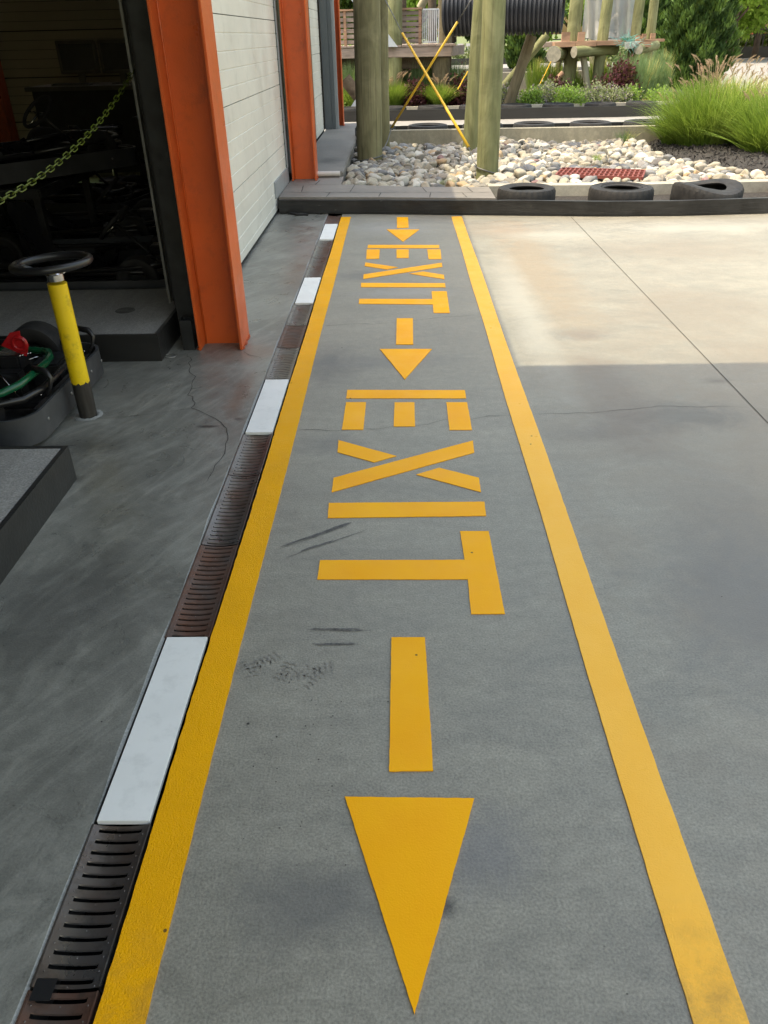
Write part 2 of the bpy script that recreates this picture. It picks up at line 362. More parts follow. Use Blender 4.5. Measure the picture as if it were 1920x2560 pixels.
skid([(-.43, 2.13), (-.321, 2.205), (-.249, 2.245), (-.105, 2.34)], .012, 5)
skid([(-.288, 1.777), (-.18, 1.776), (-.064, 1.773)], .010, 6)
skid([(-.267, 1.713), (-.189, 1.711), (-.124, 1.715)], .010, 6)
# shoe prints and specks
def print_(cx, cy, ang, s=1):
    ca, sa = cos(ang), sin(ang)
    for r in range(5):
        for q in (-1, 1):
            if random.random() < .3: continue
            u0 = (r-2)*.016*s; pts = [(u0, 0), (u0 + .006*s, q*.008*s), (u0, q*.02*s)]
            ribbon(g, [(cx + ca*u - sa*v, cy + sa*u + ca*v) for u, v in pts], .0035*s, Z, 3)
M_print = M('shoe_print', (.20, .19, .165), (.25, .235, .21), scale=40, rough=.8)
for a in [(-.264, 1.593, .3), (-.235, 1.615, .2), (-.30, 1.588, 2.8), (-.41, 1.63, .6), (-.385, 1.645, .7), (-.43, 1.61, 1.9), (-.33, 1.60, 1.2), (-.25, 1.57, .9)]: print_(*a)
for k in range(150):
    x, y = random.uniform(-.45, 1.8), random.uniform(.7, 7.5)
    if k < 60: x, y = random.uniform(-.42, -.12), random.uniform(1.0, 1.6)
    r = random.uniform(.0008, .0028)*(1 if random.random() < .93 else 2); n = random.choice([4, 5, 6])
    e = random.uniform(.4, 1); a0 = random.uniform(0, 6)
    pts = [(x + r*cos(a0 + 2*pi*i/n), y + r*e*sin(a0 + 2*pi*i/n), Z) for i in range(n)]
    g.add(pts, [tuple(range(n))], 1)
tag(g.build('pavement', [M_lane, M_crack_and_shade, M_skid, M_print]), kind='structure')

g = MB()
def edge_x(y): return -.710 + .003*sin(y*7) + .002*sin(y*17+1)
ys = [i*.06 - 6 for i in range(int((9.1+6)/.06))]
vs = []
for y in ys: vs += [(-7.2, y, 0), (edge_x(y), y, 0), (-.704, y, -.006), (-.704, y, -.2)]
fs = []; ms = []
for i in range(len(ys)-1):
    for k in range(3): fs.append((4*i+k, 4*i+k+1, 4*i+k+5, 4*i+k+4)); ms.append((0, 1, 2)[k])  # lowest face is the channel wall, its shade painted with the crack colour
o_ = len(g.v); g.v += vs; g.f += fs; g.m += ms
ribbon(g, [(-1.192, 4.155), (-1.155, 4.055), (-1.13, 3.914), (-1.078, 3.805), (-1.06, 3.669), (-1.049, 3.572), (-1.009, 3.508), (-.994, 3.403), (-.924, 3.343), (-.865, 3.285), (-.822, 3.243), (-.778, 3.136), (-.759, 3.06), (-.755, 2.93), (-.761, 2.869), (-.768, 2.766), (-.775, 2.682)], .0032, Z, 2, .008)
ribbon(g, [(-.893, 4.204), (-.837, 4.121), (-.783, 4.089), (-.755, 4.04)], .0025, Z, 2, .006)
ribbon(g, [(-1.45, 3.3), (-1.3, 3.31), (-1.0, 3.4)], .0015, Z, 2, .004)
for k in range(130):
    x, y = random.uniform(-1.5, -.75), random.uniform(1.2, 4.0); r = random.uniform(.0008, .0025); n = 5; a0 = random.uniform(0, 6); e = random.uniform(.3, 1)
    g.add([(x + r*cos(a0 + 2*pi*i/n), y + r*e*sin(a0 + 2*pi*i/n), Z) for i in range(n)], [tuple(range(n))], 2 if k % 3 else 1)
for k in range(70):
    x, y = random.gauss(-1.33, .1), random.gauss(3.0, .1)
    ribbon(g, [(x, y), (x + random.uniform(.01, .05), y + random.uniform(0, .012))], random.uniform(.002, .006), Z, 3, .002)
M_lip = concrete('channel_lip', (.33, .33, .31), (.24, .24, .23), gritty=.8, pits=0, rough=(.7, .9))
tag(g.build('floor', [M_floor, M_lip, M_crack_and_shade, M_skid]), kind='structure')
g = MB(); g.box(-.71, -.562, -6, 8.7, -.25, -.13); tag(g.build('drain_bed', M_black), kind='structure')  # darkness inside the channel is put into the black colour

# far track, islands
sheet('track', -40, 140, 12.86, 21.7, 0.0, M_track)
g = MB(); g.prism([(6.2, 8.0), (140, 8.0), (140, 12.86), (6.2, 12.86)], -.2, -.002); tag(g.build('side_track', M_track), kind='structure')

# ------------------------------------------------------------------ floor markings
def rough(poly, j=.0006):
    out = []; n = len(poly)
    for i in range(n):
        a, b = Vector(poly[i]), Vector(poly[(i+1) % n]); L_ = (b-a).length; k = max(1, int(L_/.012)); nn = Vector((-(b-a).y, (b-a).x))/max(L_, 1e-6); ph = random.uniform(0, 6)
        out.append((a.x, a.y))
        for q in range(1, k): p = a.lerp(b, q/k) + nn*(random.uniform(-j, j) + j*.4*sin(q*.35+ph)); out.append((p.x, p.y))
    return out
def mark(name, label, cat, polys, mat, group=None, single=True, z0=.0005, z1=.004):
    mb = MB()
    for p in polys: mb.prism(rough(p), z0, z1)
    return tag(mb.build(name, mat), label, cat, group)
def line(x0, x1, y0, y1, wob=.002, ragL=False):
    n = int((y1-y0)/.03); L_ = []; R_ = []
    for i in range(n+1):
        y = y0 + (y1-y0)*i/n
        L_.append((x0 + wob*sin(y*3.1) + (random.uniform(-.0018, .001) if ragL and y < 6 else random.uniform(-.0007, .0007)), y)); R_.append((x1 + wob*sin(y*2.3+1) + random.uniform(-.0007, .0007), y))
    mb = MB(); vs = []
    for l, r in zip(L_, R_): vs += [(l[0], l[1], .0005), (l[0], l[1], .004), (r[0], r[1], .004), (r[0], r[1], .0005)]
    mb.add(vs, [(4*i+k, 4*i+k+1, 4*i+k+5, 4*i+k+4) for i in range(n) for k in range(3)]); return mb
def flip(mb): mb.f = [f[::-1] for f in mb.f]; return mb
tag(flip(line(-.562, -.469, .3, 7.93, ragL=True)).build('painted_line', M_yelL), 'deep yellow painted line running beside the steel drain channel', 'floor line')
tag(flip(line(.505, .603, .3, 7.86)).build('painted_line', M_yelR), 'paler yellow painted line on the side of the sunlit concrete', 'floor line')
mark('floor_arrow', 'largest yellow arrow nearest the viewer, with a long triangular head', 'arrow',
     [[(-.138, 1.182), (.160, 1.177), (.014, .715)], [(-.034, 1.738), (.064, 1.737), (.069, 1.256), (-.036, 1.255)]], M_yel)
def word(label, T, I, X1, X2, X3, E0, E1, E2, E3):
    w_ = thing('exit_lettering', label, 'painted word')
    def part(n, ps):
        mb = MB()
        for p in ps: mb.prism(rough(p), .0005, .003)
        mb.build(n, M_yel, w_)
    part('letter_e', [E0, E1, E2, E3]); part('letter_x', [X1, X2, X3]); part('letter_i', [I]); part('letter_t', [T])
word('nearer and larger yellow word EXIT painted on the lane',
     [(-.276, 2.133), (.208, 2.129), (.205, 2.305), (.306, 2.303), (.309, 1.844), (.207, 1.844), (.21, 2.02), (-.276, 2.026)],
     [(-.275, 2.508), (.31, 2.506), (.307, 2.406), (-.271, 2.402)], [(-.271, 2.703), (.31, 3.022), (.306, 2.909), (-.27, 2.589)],
     [(-.273, 3.041), (-.02, 2.885), (-.113, 2.831), (-.27, 2.927)], [(.059, 2.723), (.153, 2.778), (.306, 2.691), (.304, 2.578)],
     [(-.265, 3.603), (.317, 3.58), (.315, 3.48), (-.265, 3.499)], [(-.263, 3.451), (-.167, 3.448), (-.168, 3.144), (-.265, 3.147)],
     [(-.03, 3.442), (.065, 3.439), (.063, 3.172), (-.033, 3.175)], [(.217, 3.435), (.316, 3.431), (.315, 3.128), (.215, 3.13)])
mark('floor_arrow', 'middle yellow arrow painted between the two EXIT words', 'arrow',
     [[(-.115, 4.185), (.176, 4.173), (.021, 3.73)], [(-.02, 4.733), (.08, 4.729), (.073, 4.254), (-.024, 4.258)]], M_yel)
word('farther and smaller yellow word EXIT painted on the lane',
     [(-.272, 5.169), (.215, 5.136), (.218, 5.32), (.321, 5.314), (.314, 4.831), (.212, 4.837), (.215, 5.019), (-.27, 5.057)],
     [(-.275, 5.56), (.32, 5.517), (.319, 5.414), (-.271, 5.452)], [(-.266, 5.791), (.326, 6.097), (.324, 5.975), (-.263, 5.667)],
     [(-.265, 6.146), (-.013, 5.984), (-.094, 5.921), (-.266, 6.035)], [(.072, 5.794), (.175, 5.845), (.324, 5.742), (.322, 5.624)],
     [(-.263, 6.736), (.332, 6.686), (.328, 6.578), (-.264, 6.621)], [(-.269, 6.576), (-.161, 6.568), (-.16, 6.258), (-.262, 6.255)],
     [(-.023, 6.558), (.077, 6.55), (.073, 6.265), (-.023, 6.271)], [(.228, 6.539), (.336, 6.532), (.328, 6.21), (.228, 6.217)])
mark('floor_arrow', 'smallest yellow arrow right in front of the black barrier board', 'arrow',
     [[(-.113, 7.327), (.181, 7.303), (.032, 6.831)], [(-.021, 7.876), (.086, 7.866), (.087, 7.391), (-.02, 7.387)]], M_yel)

# ------------------------------------------------------------------ drain grates and white cover boards
def grate(y0, y1, label, mat):
    t = thing('drain_grate', label, 'drain grate', (-.637, y0, 0), group='steel grates set in the floor drain')
    Ln = y1 - y0 - .003; W = .063; pitch = .0257; n = max(1, int(Ln/pitch)); pitch = Ln/n
    def zz(u): a = abs(u)/W; return -.002 - .008*(1 - a*a) if a < .86 else -.002 - .008*(1-.74)*max(0, (1-a)/.14)
    us = [-W, -.056, -.048, -.043, -.028, -.014, 0, .014, .028, .043, .048, .056, W]
    mb = MB()
    rows = []
    for i in range(n):
        a = i*pitch; rows += [(a, 0), (a + pitch*.30, 0), (a + pitch*.36, -.004), (a + pitch*.64, -.004), (a + pitch*.70, 0)]
    rows.append((Ln, 0)); vs = []
    for (y, dz) in rows:
        for u in us:
            inn = abs(u) <= .0435
            vs.append((u, y, zz(u) + (dz if inn else 0)))
    fs = []; m = len(us)
    for i in range(len(rows)-1):
        slot = (i % 5) == 2
        for k in range(m-1):
            if slot and 2 <= k <= 9: continue
            fs.append((i*m+k, i*m+k+1, (i+1)*m+k+1, (i+1)*m+k))
    mb.add(vs, fs); mb.build('slotted_plate', mat, t, smooth=True, angle=40)
    fr = MB(); fr.box(-.0665, -.0632, 0, Ln, -.02, .0005); fr.box(.0632, .0665, 0, Ln, -.02, .0005); fr.build('side_rail', mat, t)
    st = MB()
    for i in range(n):
        for u in (-.053, .053, 0):
            if u == 0 and i % 2: continue
            c = (u, (i + (.0 if u else .0))*pitch + pitch*.14, zz(u) - .0004)
            st.lathe([(.0022, 0), (.0016, .0011), (.0001, .0015)], 6, c)
    st.build('stud', M_steel, t, smooth=True)['kind'] = 'stuff'
    return t
grate(.45, .757, 'rusty grate with its end covered by a black tape patch', M_rust)
grate(.761, 1.115, 'grate between the taped grate and the nearest white cover board', M_steel)
grate(1.748, 2.240, 'reddish brown grate just beyond the nearest white cover board', M_rust)
grate(2.243, 2.745, 'grate touching the far end of the reddish brown grate', M_steel)
grate(2.748, 3.124, 'grate just before the second white cover board from the viewer', M_steel)
grate(3.753, 4.25, 'grate just beyond the second white cover board from the viewer', M_steel)
grate(4.254, 4.65, 'rusty grate beside the foot of the big orange column', M_rust)
grate(4.654, 5.088, 'grate just before the third white cover board from the viewer', M_steel)
grate(5.727, 6.34, 'grate just beyond the third white cover board from the viewer', M_steel)
grate(6.344, 6.968, 'grate just before the farthest white cover board', M_steel)
grate(7.617, 8.05, 'brown grate end disappearing under the black barrier board', M_rust)
tag(MB().box(-.694, -.655, .735, .775, .0012, .0022).build('tape_patch', M_blk), 'black tape patch stuck on the nearest grate', 'tape')
def cover(y0, y1, label):
    mb = MB().box(-.695, -.575, y0, y1, -.010, .0035, b=.001)
    tag(mb.build('cover_board', M_white_floor), label, 'drain cover', 'white boards laid over the drain')
cover(1.117, 1.745, 'nearest and longest looking white board laid over the drain')
cover(3.127, 3.750, 'second nearest white board laid over the drain')
cover(5.091, 5.723, 'third nearest white board laid over the drain, beside the far EXIT word')
cover(6.971, 7.614, 'farthest white board laid over the drain, near the black barrier')

# ------------------------------------------------------------------ building shell
XW = -1.2
g = MB()
g.box(-7.4, -1.3, 12.3, 12.5, -.2, 3.7)            # back wall
g.box(-7.4, -7.2, -5, 12.3, -.2, 3.7)              # left wall
g.box(-7.2, -1.3, -5.2, -5, -.2, 3.7)
M_inwall = M('inner_wall_panel', (.50, .47, .36), (.45, .42, .32), scale=2, rough=.6)
bld = thing('go_kart_building', 'kart garage building with orange columns and white sectional doors', 'building')
g.build('inner_wall', M_inwall, bld)
g = MB()
for z in (.55, 1.1, 1.65, 2.2): g.box(-7.2, -1.35, 12.285, 12.3, z-.006, z+.006)
for z in [i*.11 for i in range(1, 25)]: g.box(-7.2, -1.35, 12.294, 12.3, z-.002, z+.002)
g.build('wall_groove', M_seam, bld)
g = MB(); g.box(-7.4, -1.2, -5.2, 12.1, 3.7, 3.8); g.box(-7.4, -1.2, 12.1, 15.3, 2.5, 2.6); g.build('roof', M_dkmet, bld)
g = MB(); g.box(-1.4, -1.22, -5.2, 12.1, 2.7, 3.7); g.box(-1.4, -1.22, 12.1, 15.3, 2.45, 2.5); g.build('facade', M_door, bld)
MB().box(-1.5, -1.22, 9.9, 12.7, 3.8, 4.5).build('added_shade_block', M_door, bld)  # unseen block added above the roof edge to widen the shade on the rocks
g = MB(); g.box(-1.2, 1.1, -.9, 3.48, 3.68, 3.8)
g.build('canopy', M_door, bld)
for bb in ((-1.375, -1.30, 4.72, 4.80, 0, 2.7), (-1.30, -1.15, 4.46, 4.60, 0, 2.7), (-1.27, -1.215, 9.16, 12.72, 0, 2.7), (-1.6, -1.21, 14.15, 15.3, .2, 2.45)): MB().box(*bb).build('jamb_wall', M_dkmet, bld)
MB().box(-7.2, -1.6, 15.1, 15.3, -.2, 2.5).build('end_wall', M_dkmet, bld)
g = MB(); g.box(-1.6, -1.3, -5, -2, 0, 3.7); g.build('end_wall', M_door, bld)

def door(y0, y1, zb, zoff, label):
    t = thing('sectional_door', label, 'garage door', (XW - .02, (y0+y1)/2, zb))
    h = (y1-y0)/2
    seams = [s - zb for s in (zoff, zoff+.556, zoff+1.112, zoff+1.668, zoff+2.224) if s - zb < 2.6]
    lo = 0
    for s in seams + [2.65 - zb]:
        pm = MB(); prof = []; z = lo + .003; top = s - .003
        gro = [k*.111 + lo + ((s - lo) % .111) for k in range(0, 6)]
        prof = [(-.02, z), (.0, z)]
        for q in gro:
            if z + .015 < q < top - .012: prof += [(.0, q - .006), (-.004, q - .003), (-.004, q + .003), (.0, q + .006)]
        prof += [(.0, top), (-.02, top)]
        vs = []
        for (dx, zz_) in prof: vs += [(dx, -h, zz_), (dx, h, zz_)]
        n = len(prof)
        pm.add(vs, [(2*i, 2*i+1, 2*i+3, 2*i+2) for i in range(n-1)]); pm.build('door_panel', M_door, t)
        lo = s
    sm = MB(); sm.box(-.03, -.0205, -h, h, 0, 2.6 - zb); sm.build('backing', M_seam, t)
    rb = MB(); rb.box(-.028, .004, -h, h, -.03 if zb > .1 else 0.001, -.001 if zb > .1 else .012); rb.build('bottom_seal', M_rub, t)
    return t
door(4.46, 9.17, .016, .537, 'large white ribbed garage door between the two nearest orange columns')
door(9.5, 14.12, .20, .73, 'farther white ribbed garage door with its foot above the raised pad')
tag(MB().box(XW - .018, XW - .004, 8.12, 9.16, .15, .3).box(XW-.012, XW-.002, 9.1, 9.17, .3, 2.6).build('door_flashing', M_lgrey), 'grey flashing strip at the door foot above the stamped curb', 'flashing')

def column(x0, x1, y0, y1, z0, label, mat, tf=.014):
    t = thing('steel_column', label, 'column', ((x0+x1)/2, (y0+y1)/2, z0), group='steel columns of the garage front')
    w2, d2 = (x1-x0)/2, (y1-y0)/2; H = (2.9 if y0 < 12 else 2.3) - z0
    MB().box(-w2, -w2+tf, -d2, d2, 0, H, b=.003).build('flange', mat, t)
    MB().box(w2-tf, w2, -d2, d2, 0, H, b=.003).build('flange', mat, t)
    wy = .005
    MB().box(-w2+tf, w2-tf, wy-.006, wy+.006, 0, H).build('web', mat, t)
    wl = MB(); 
    for sx in (-1, 1):
        wl.tube([(sx*(w2-tf-.003), wy-.008, 0), (sx*(w2-tf-.003), wy-.008, H)], .006, 6)
    wl.build('weld_seam', mat, t, smooth=True)
    bs = MB(); n = 36
    for i in range(60):
        sx = random.choice([-1, 1]); bs.box(*(lambda cx, cy: (cx-.006, cx+.006, cy-.006, cy+.006))(sx*w2 + random.uniform(-.005, .005), random.uniform(-d2, d2)), 0.0, random.uniform(.003, .012))
    bs.build('foot_sealant', M_orange_d if mat is M_orange else M_grey, t)
    return t
column(-1.14, -.893, 4.205, 4.455, 0, 'big orange steel column nearest the viewer beside the dark opening', M_orange)
column(-1.175, -.91, 9.2, 9.47, .15, 'orange steel column standing on the stamped curb beyond the first door', M_orange)
column(-1.1, -.93, 14.75, 14.95, .2, 'farthest orange column at the end of the raised pad', M_orange)
t = thing('door_post', 'slate grey post with a pale trim beside the farthest orange column', 'post', (-1.1, 14.25, .2))
MB().box(-.1, .015, -.07, .07, 0, 3.2, b=.004).build('post_body', M_grey, t); MB().box(.015, .07, -.04, .1, 0, 3.2, b=.004).build('post_fin', M_grey, t)
MB().box(.07, .12, 0, .12, 0, 3.2, b=.004).build('pale_trim', M_lgrey, t)

t = thing('door_track', 'dark steel door track beside the big orange column', 'door track', (-1.3, 4.6, 0))
MB().box(-.098, -.084, .04, .10, 0.0, 2.7).build('track_edge', M_galv, t)
MB().box(-.086, -.02, .09, .098, 0.0, 2.7).box(-.02, -.012, -.1, .098, 0, 2.7).build('track_angle', M_dkmet, t)
for z in [.25 + .22*i for i in range(9)]: MB().box(-.07, -.05, .083, .089, z, z+.035).build('track_slot', M_black, t)
f = MB(); fx0, fx1, fy0, fy1 = .07, .135, -.38, -.30
for a in ((fx0, fx0+.005, fy0, fy1), (fx1-.005, fx1, fy0, fy1), (fx0+.005, fx1-.005, fy0, fy0+.005), (fx0+.005, fx1-.005, fy1-.005, fy1)): f.box(*a, 0, .17)
f.build('foot_bracket', M_dkmet, t)
MB().box(.04, .13, -.29, -.16, 0.0, 2.7).build('track_box', M_dkmet, t)
t = thing('black_end', 'x', 'x') if False else None
tag(MB().tube([(-1.285 + .035*cos(a*pi/8), 4.12 + .03*sin(a*pi/8), .004) for a in range(16)], .003, 6, closed=True).build('wire_ring', M_galv, smooth=True), 'small pale ring lying at the corner of the far platform', 'ring')

# raised platforms
def platform(x0, x1, y0, y1, h, label):
    t = thing('kart_platform', label, 'platform', ((x0+x1)/2, (y0+y1)/2, 0), group='raised kart platforms in the shop')
    w2, d2 = (x1-x0)/2, (y1-y0)/2
    MB().box(-w2+.02, w2-.02, -d2+.02, d2-.02, 0, h-.002).build('concrete_top', M_brushed, t)
    s = MB(); s.box(-w2, -w2+.02, -d2, d2, 0, h); s.box(w2-.02, w2, -d2, d2, 0, h); s.box(-w2+.02, w2-.02, -d2, -d2+.02, 0, h); s.box(-w2+.02, w2-.02, d2-.02, d2, 0, h)
    s.build('black_skirt', M_blackp, t)
platform(-4.4, -1.31, 4.05, 4.98, .15, 'raised concrete platform with black skirt beside the orange column')
platform(-4.4, -1.31, .9, 2.72, .15, 'raised platform with black skirt nearest the viewer at the left')
tag(MB().lathe([(.0, .0), (.055, .0), (.058, -.002)], 20, (-1.62, 4.5, .1515)).build('oil_stain', M_skid), 'round dark stain on top of the far platform', 'stain')

# bollard with steering wheel
t = thing('bollard', 'yellow and bare steel bollard standing beside the kart bumper', 'bollard', (-1.475, 3.34, 0))
n = 40; mb = MB()
prof = []
vs = []; seg = 40
ring = [.17 + .004*sin(k*5.1) + .003*sin(k*2.3) for k in range(seg)]
for k in range(seg):
    a = 2*pi*k/seg; x, y = .041*cos(a), .041*sin(a)
    vs += [(x, y, ring[k]), (x, y, .62)]
mb.add(vs, [(2*k, 2*((k+1) % seg), 2*((k+1) % seg)+1, 2*k+1) for k in range(seg)]); mb.add([(.041*cos(2*pi*k/seg), .041*sin(2*pi*k/seg), .62) for k in range(seg)], [tuple(range(seg))])
mb.build('painted_sleeve', M_yelp, t, smooth=True, angle=40)
MB().lathe([(.0405, -.02), (.0405, .19)], seg).build('steel_pipe', M_baresteel, t, smooth=True)
MB().lathe([(.043, .002), (.052, .006), (.060, .003), (.068, .0015)], 24, mod=lambda r, z, k, i: (r*(1 + .08*sin(k*3.3)), z*(1 + .3*sin(k*2.1)))).build('floor_collar', M_lip, t, smooth=True)
t = thing('steering_wheel', 'black steering wheel resting on top of the yellow bollard', 'steering wheel', (-1.475, 3.34, .62))
t.rotation_euler = (radians(-2), radians(-2), .3)
def wheel_parts(t, z=.085, R=.155, r=.017):
    MB().tube([(R*cos(2*pi*i/40), R*sin(2*pi*i/40)*(1 if sin(2*pi*i/40) < .7 else .97), z) for i in range(40)], r, 12, closed=True).build('rim', M_blk, t, smooth=True)
    MB().lathe([(.0, .045), (.03, .045), (.036, .04), (.036, .012), (.03, .004), (0, .004)], 20).build('hub', M_chrome, t, smooth=True, angle=35)
    for k in range(3):
        a = -pi/2 + k*2*pi/3; 
        sp = MB(); w0 = .016
        p0 = Vector((.028*cos(a), .028*sin(a), .038)); p1 = Vector((R*.97*cos(a), R*.97*sin(a), z-.006)); nn = Vector((-sin(a), cos(a), 0))
        sp.add([p0 - nn*w0, p0 + nn*w0, p1 + nn*w0*.7, p1 - nn*w0*.7] + [q - Vector((0, 0, .004)) for q in (p0 - nn*w0, p0 + nn*w0, p1 + nn*w0*.7, p1 - nn*w0*.7)],
               [(0, 1, 2, 3), (7, 6, 5, 4), (0, 4, 5, 1), (1, 5, 6, 2), (2, 6, 7, 3), (3, 7, 4, 0)]); sp.build('spoke', M_chrome, t)
wheel_parts(t)

# plastic chain
t0 = Vector((-1.392, 4.69, 1.372)); t1 = Vector((-1.40, .6, 1.36))
def cat(s): p = t0.lerp(t1, s); p.z -= .335*4*s*(1-s)*(1) ; return p
mb = MB(); s = 0; k = 0; L_ = .046
while s < .75:
    p = cat(s); q = cat(s + .049/4.1); d = (q-p).normalized(); c = (p+q)/2
    u = d.cross(Vector((0, 0, 1))).normalized(); vv = u.cross(d)
    a_ = radians(50 if k % 2 else -35); sd_ = u*cos(a_) + vv*sin(a_)
    hl, hw = .0185, .0105; pts = []
    for i in range(6): a = -pi/2 + pi*i/5; pts.append(c + d*(hl + hw*cos(a)) + sd_*hw*sin(a))
    for i in range(6): a = pi/2 + pi*i/5; pts.append(c + d*(-hl + hw*cos(a)) + sd_*hw*sin(a))
    mb.tube(pts, .0025, 6, closed=True); s += .049/4.1; k += 1
tag(mb.build('plastic_chain', M_chain, smooth=True), 'yellow green plastic chain sagging across the dark shop opening', 'chain', kind=None)

# ------------------------------------------------------------------ go-karts (front towards +X, origin at nose)
def tyre_prof(R, hw, ri): return [(ri, -hw*.75), (ri+.012, -hw*.9), (R*.82, -hw*1.04), (R*.95, -hw*.96), (R, -hw*.75), (R, hw*.75), (R*.95, hw*.96), (R*.82, hw*1.04), (ri+.012, hw*.9), (ri, hw*.75)]
def kart(loc, rz, label, tube_mat, red=True):
    t = thing('go_kart', label, 'go-kart', loc, rz, 'parked go-karts in the shop')
    def rr(x0, x1, y, r, n=6):
        P = []
        for cx, cy, a0 in ((x1-r, y-r, 0), (x0+r, y-r, pi/2), (x0+r, -y+r, pi), (x1-r, -y+r, 1.5*pi)):
            for i in range(n+1): a = a0 + pi/2*i/n; P.append((cx + r*cos(a), cy + r*sin(a)))
        return P
    P = rr(-1.95, 0, .50, .14); Q = rr(-1.935, -.014, .486, .13); n = len(P)
    mb = MB(); mb.add([(p[0], p[1], z) for z in (.03, .16) for p in P] + [(p[0], p[1], z) for z in (.03, .16) for p in Q],
        [(i, (i+1) % n, n+(i+1) % n, n+i) for i in range(n)] + [(2*n+(i+1) % n, 2*n+i, 3*n+i, 3*n+(i+1) % n) for i in range(n)] + [(n+i, n+(i+1) % n, 3*n+(i+1) % n, 3*n+i) for i in range(n)] + [(i, 2*n+i, 2*n+(i+1) % n, (i+1) % n) for i in range(n)])
    bmp = mb.build('bumper', M_rubm, t, smooth=True, angle=35)
    bt = MB()
    for y in (-.33, -.05, .23, .38):
        bt.lathe([(.008, .0), (.008, .003), (.004, .004), (0.0001, .001)], 8, (0.0005, y, .1), 'X')
    for x in (-.3, -.8, -1.3): bt.lathe([(.008, .0), (.008, -.003), (.004, -.004), (.0001, -.001)], 8, (x, -.5, .1), 'Y')
    bt.build('bolt', M_galv, bmp, smooth=True)['kind'] = 'stuff'
    fr = MB()
    fr.tube([(-1.8, -.40, .19), (-.5, -.42, .19), (-.2, -.40, .19), (-.09, -.33, .19), (-.05, -.2, .19), (-.05, .2, .19), (-.09, .33, .19), (-.2, .4, .19), (-.5, .42, .19), (-1.8, .40, .19)], .016, 10)
    for y in (-.2, .2): fr.tube([(-1.85, y, .09), (-.05, y*.8, .09)], .016, 8)
    for x in (-1.5, -.9, -.3): fr.tube([(x, -.45, .09), (x, .45, .09)], .014, 8)
    for x in (-.15, -.6, -1.2):
        for sy in (-1, 1): fr.tube([(x, sy*.36, .10), (x, sy*.47, .10)], .012, 6)
    fr.build('frame', M_blk, t, smooth=True, angle=50)
    g_ = MB(); g_.tube([(-.9, -.44, .2), (-.35, -.43, .225), (-.22, -.415, .235), (-.145, -.375, .24), (-.105, -.30, .245), (-.09, -.19, .25), (-.084, -.06, .25), (-.095, .03, .25), (-.13, .10, .25), (-.2, .14, .245), (-.34, .16, .24), (-.8, .2, .20)], .017, 14)
    g_.build('front_hoop', tube_mat, t, smooth=True)
    fp = MB(); fp.box(-1.5, -.06, -.38, .38, .045, .053); fp.box(-.05, -.03, -.34, .36, .06, .15); fp.box(-.26, -.12, .14, .34, .053, .17, b=.01)
    fp.build('floor_tray', M_dkmet, t)
    for (x, y, R, hw) in ((-.325, .41, .145, .065), (-.325, -.38, .145, .06), (-1.55, .40, .145, .085), (-1.55, -.40, .145, .085)):
        ty = MB().lathe(tyre_prof(R, hw, .065), 36, (x, y, R), 'Y', closed=True).build('tyre', M_rub, t, smooth=True, angle=30)
        MB().lathe([(.0, -hw*.2), (.05, -hw*.2), (.064, -hw*.7), (.068, -hw*.75), (.068, hw*.75), (.064, hw*.7), (.05, hw*.2), (0, hw*.2)], 24, (x, y, R), 'Y').build('rim', M_dkmet, ty, smooth=True, angle=30)
    # seat
    st = MB(); rows = []
    prof = [(-.62, .16), (-.75, .10), (-.95, .09), (-1.08, .14), (-1.16, .3), (-1.22, .46), (-1.25, .58)]
    vs = []; m = 9
    for (x, z) in prof:
        for k in range(m):
            v = (k - (m-1)/2)/((m-1)/2); vs.append((x + (.05*v*v if z > .3 else 0), v*.18, z + .09*abs(v)**3*(1 if z < .3 else 0) - (.05*v*v if z > .5 else 0)))
    fs = [(i*m+k, i*m+k+1, (i+1)*m+k+1, (i+1)*m+k) for i in range(len(prof)-1) for k in range(m-1)]
    st.add(vs, fs); off = [(x, y, z-.02) for x, y, z in vs]; st.add(off, [f[::-1] for f in fs]); st.build('seat', M_blk, t, smooth=True)
    sc = MB(); sc.tube([(-.25, 0, .12), (-.55, 0, .42)], .012, 8)
    col = sc.build('steering_column', M_dkmet, t, smooth=True)
    MB().tube([(-.56 + .14*sin(a*pi/12)*.72, .14*cos(a*pi/12), .43 + .14*sin(a*pi/12)*.69) for a in range(24)], .014, 8, closed=True).build('wheel_rim', M_rub, col, smooth=True)
    sp = MB()
    for a in (0, pi, -pi/2): sp.tube([(-.55, 0, .42), (-.56 + .13*sin(a)*.72, .13*cos(a), .43 + .13*sin(a)*.69)], .008, 6)
    sp.build('wheel_spoke', M_chrome, col, smooth=True)
    en = MB(); en.box(-1.75, -1.4, -.35, -.1, .1, .32, b=.02); en.lathe([(.06, 0), (.07, .01), (.07, .05), (.0, .055)], 20, (-1.58, -.22, .32)); en.tube([(-1.4, -.2, .2), (-1.2, -.3, .22), (-1.1, -.36, .2)], .02, 8)
    en.build('engine', M_dkmet, t, smooth=True, angle=30)
    # front mechanics
    mb = MB(); mb.box(-.34, -.22, -.02, .10, .20, .275, b=.008); mb.box(-.36, -.2, -.10, -.03, .10, .22, b=.006); mb.build('master_cylinder', M_blk, t)
    mb = MB(); 
    for i in range(5): mb.lathe([(.006, 0), (.006, .004), (.0001, .005)], 6, (-.22 + .003*i, .0 + .02*i, .268 - .004*i))
    mb.tube([(-.2, .0, .245), (-.16, .03, .25), (-.15, .07, .24)], .004, 6); mb.tube([(-.33, -.06, .24), (-.26, -.12, .2), (-.2, -.14, .12)], .004, 6)
    mb.build('linkage', M_chrome, t, smooth=True)
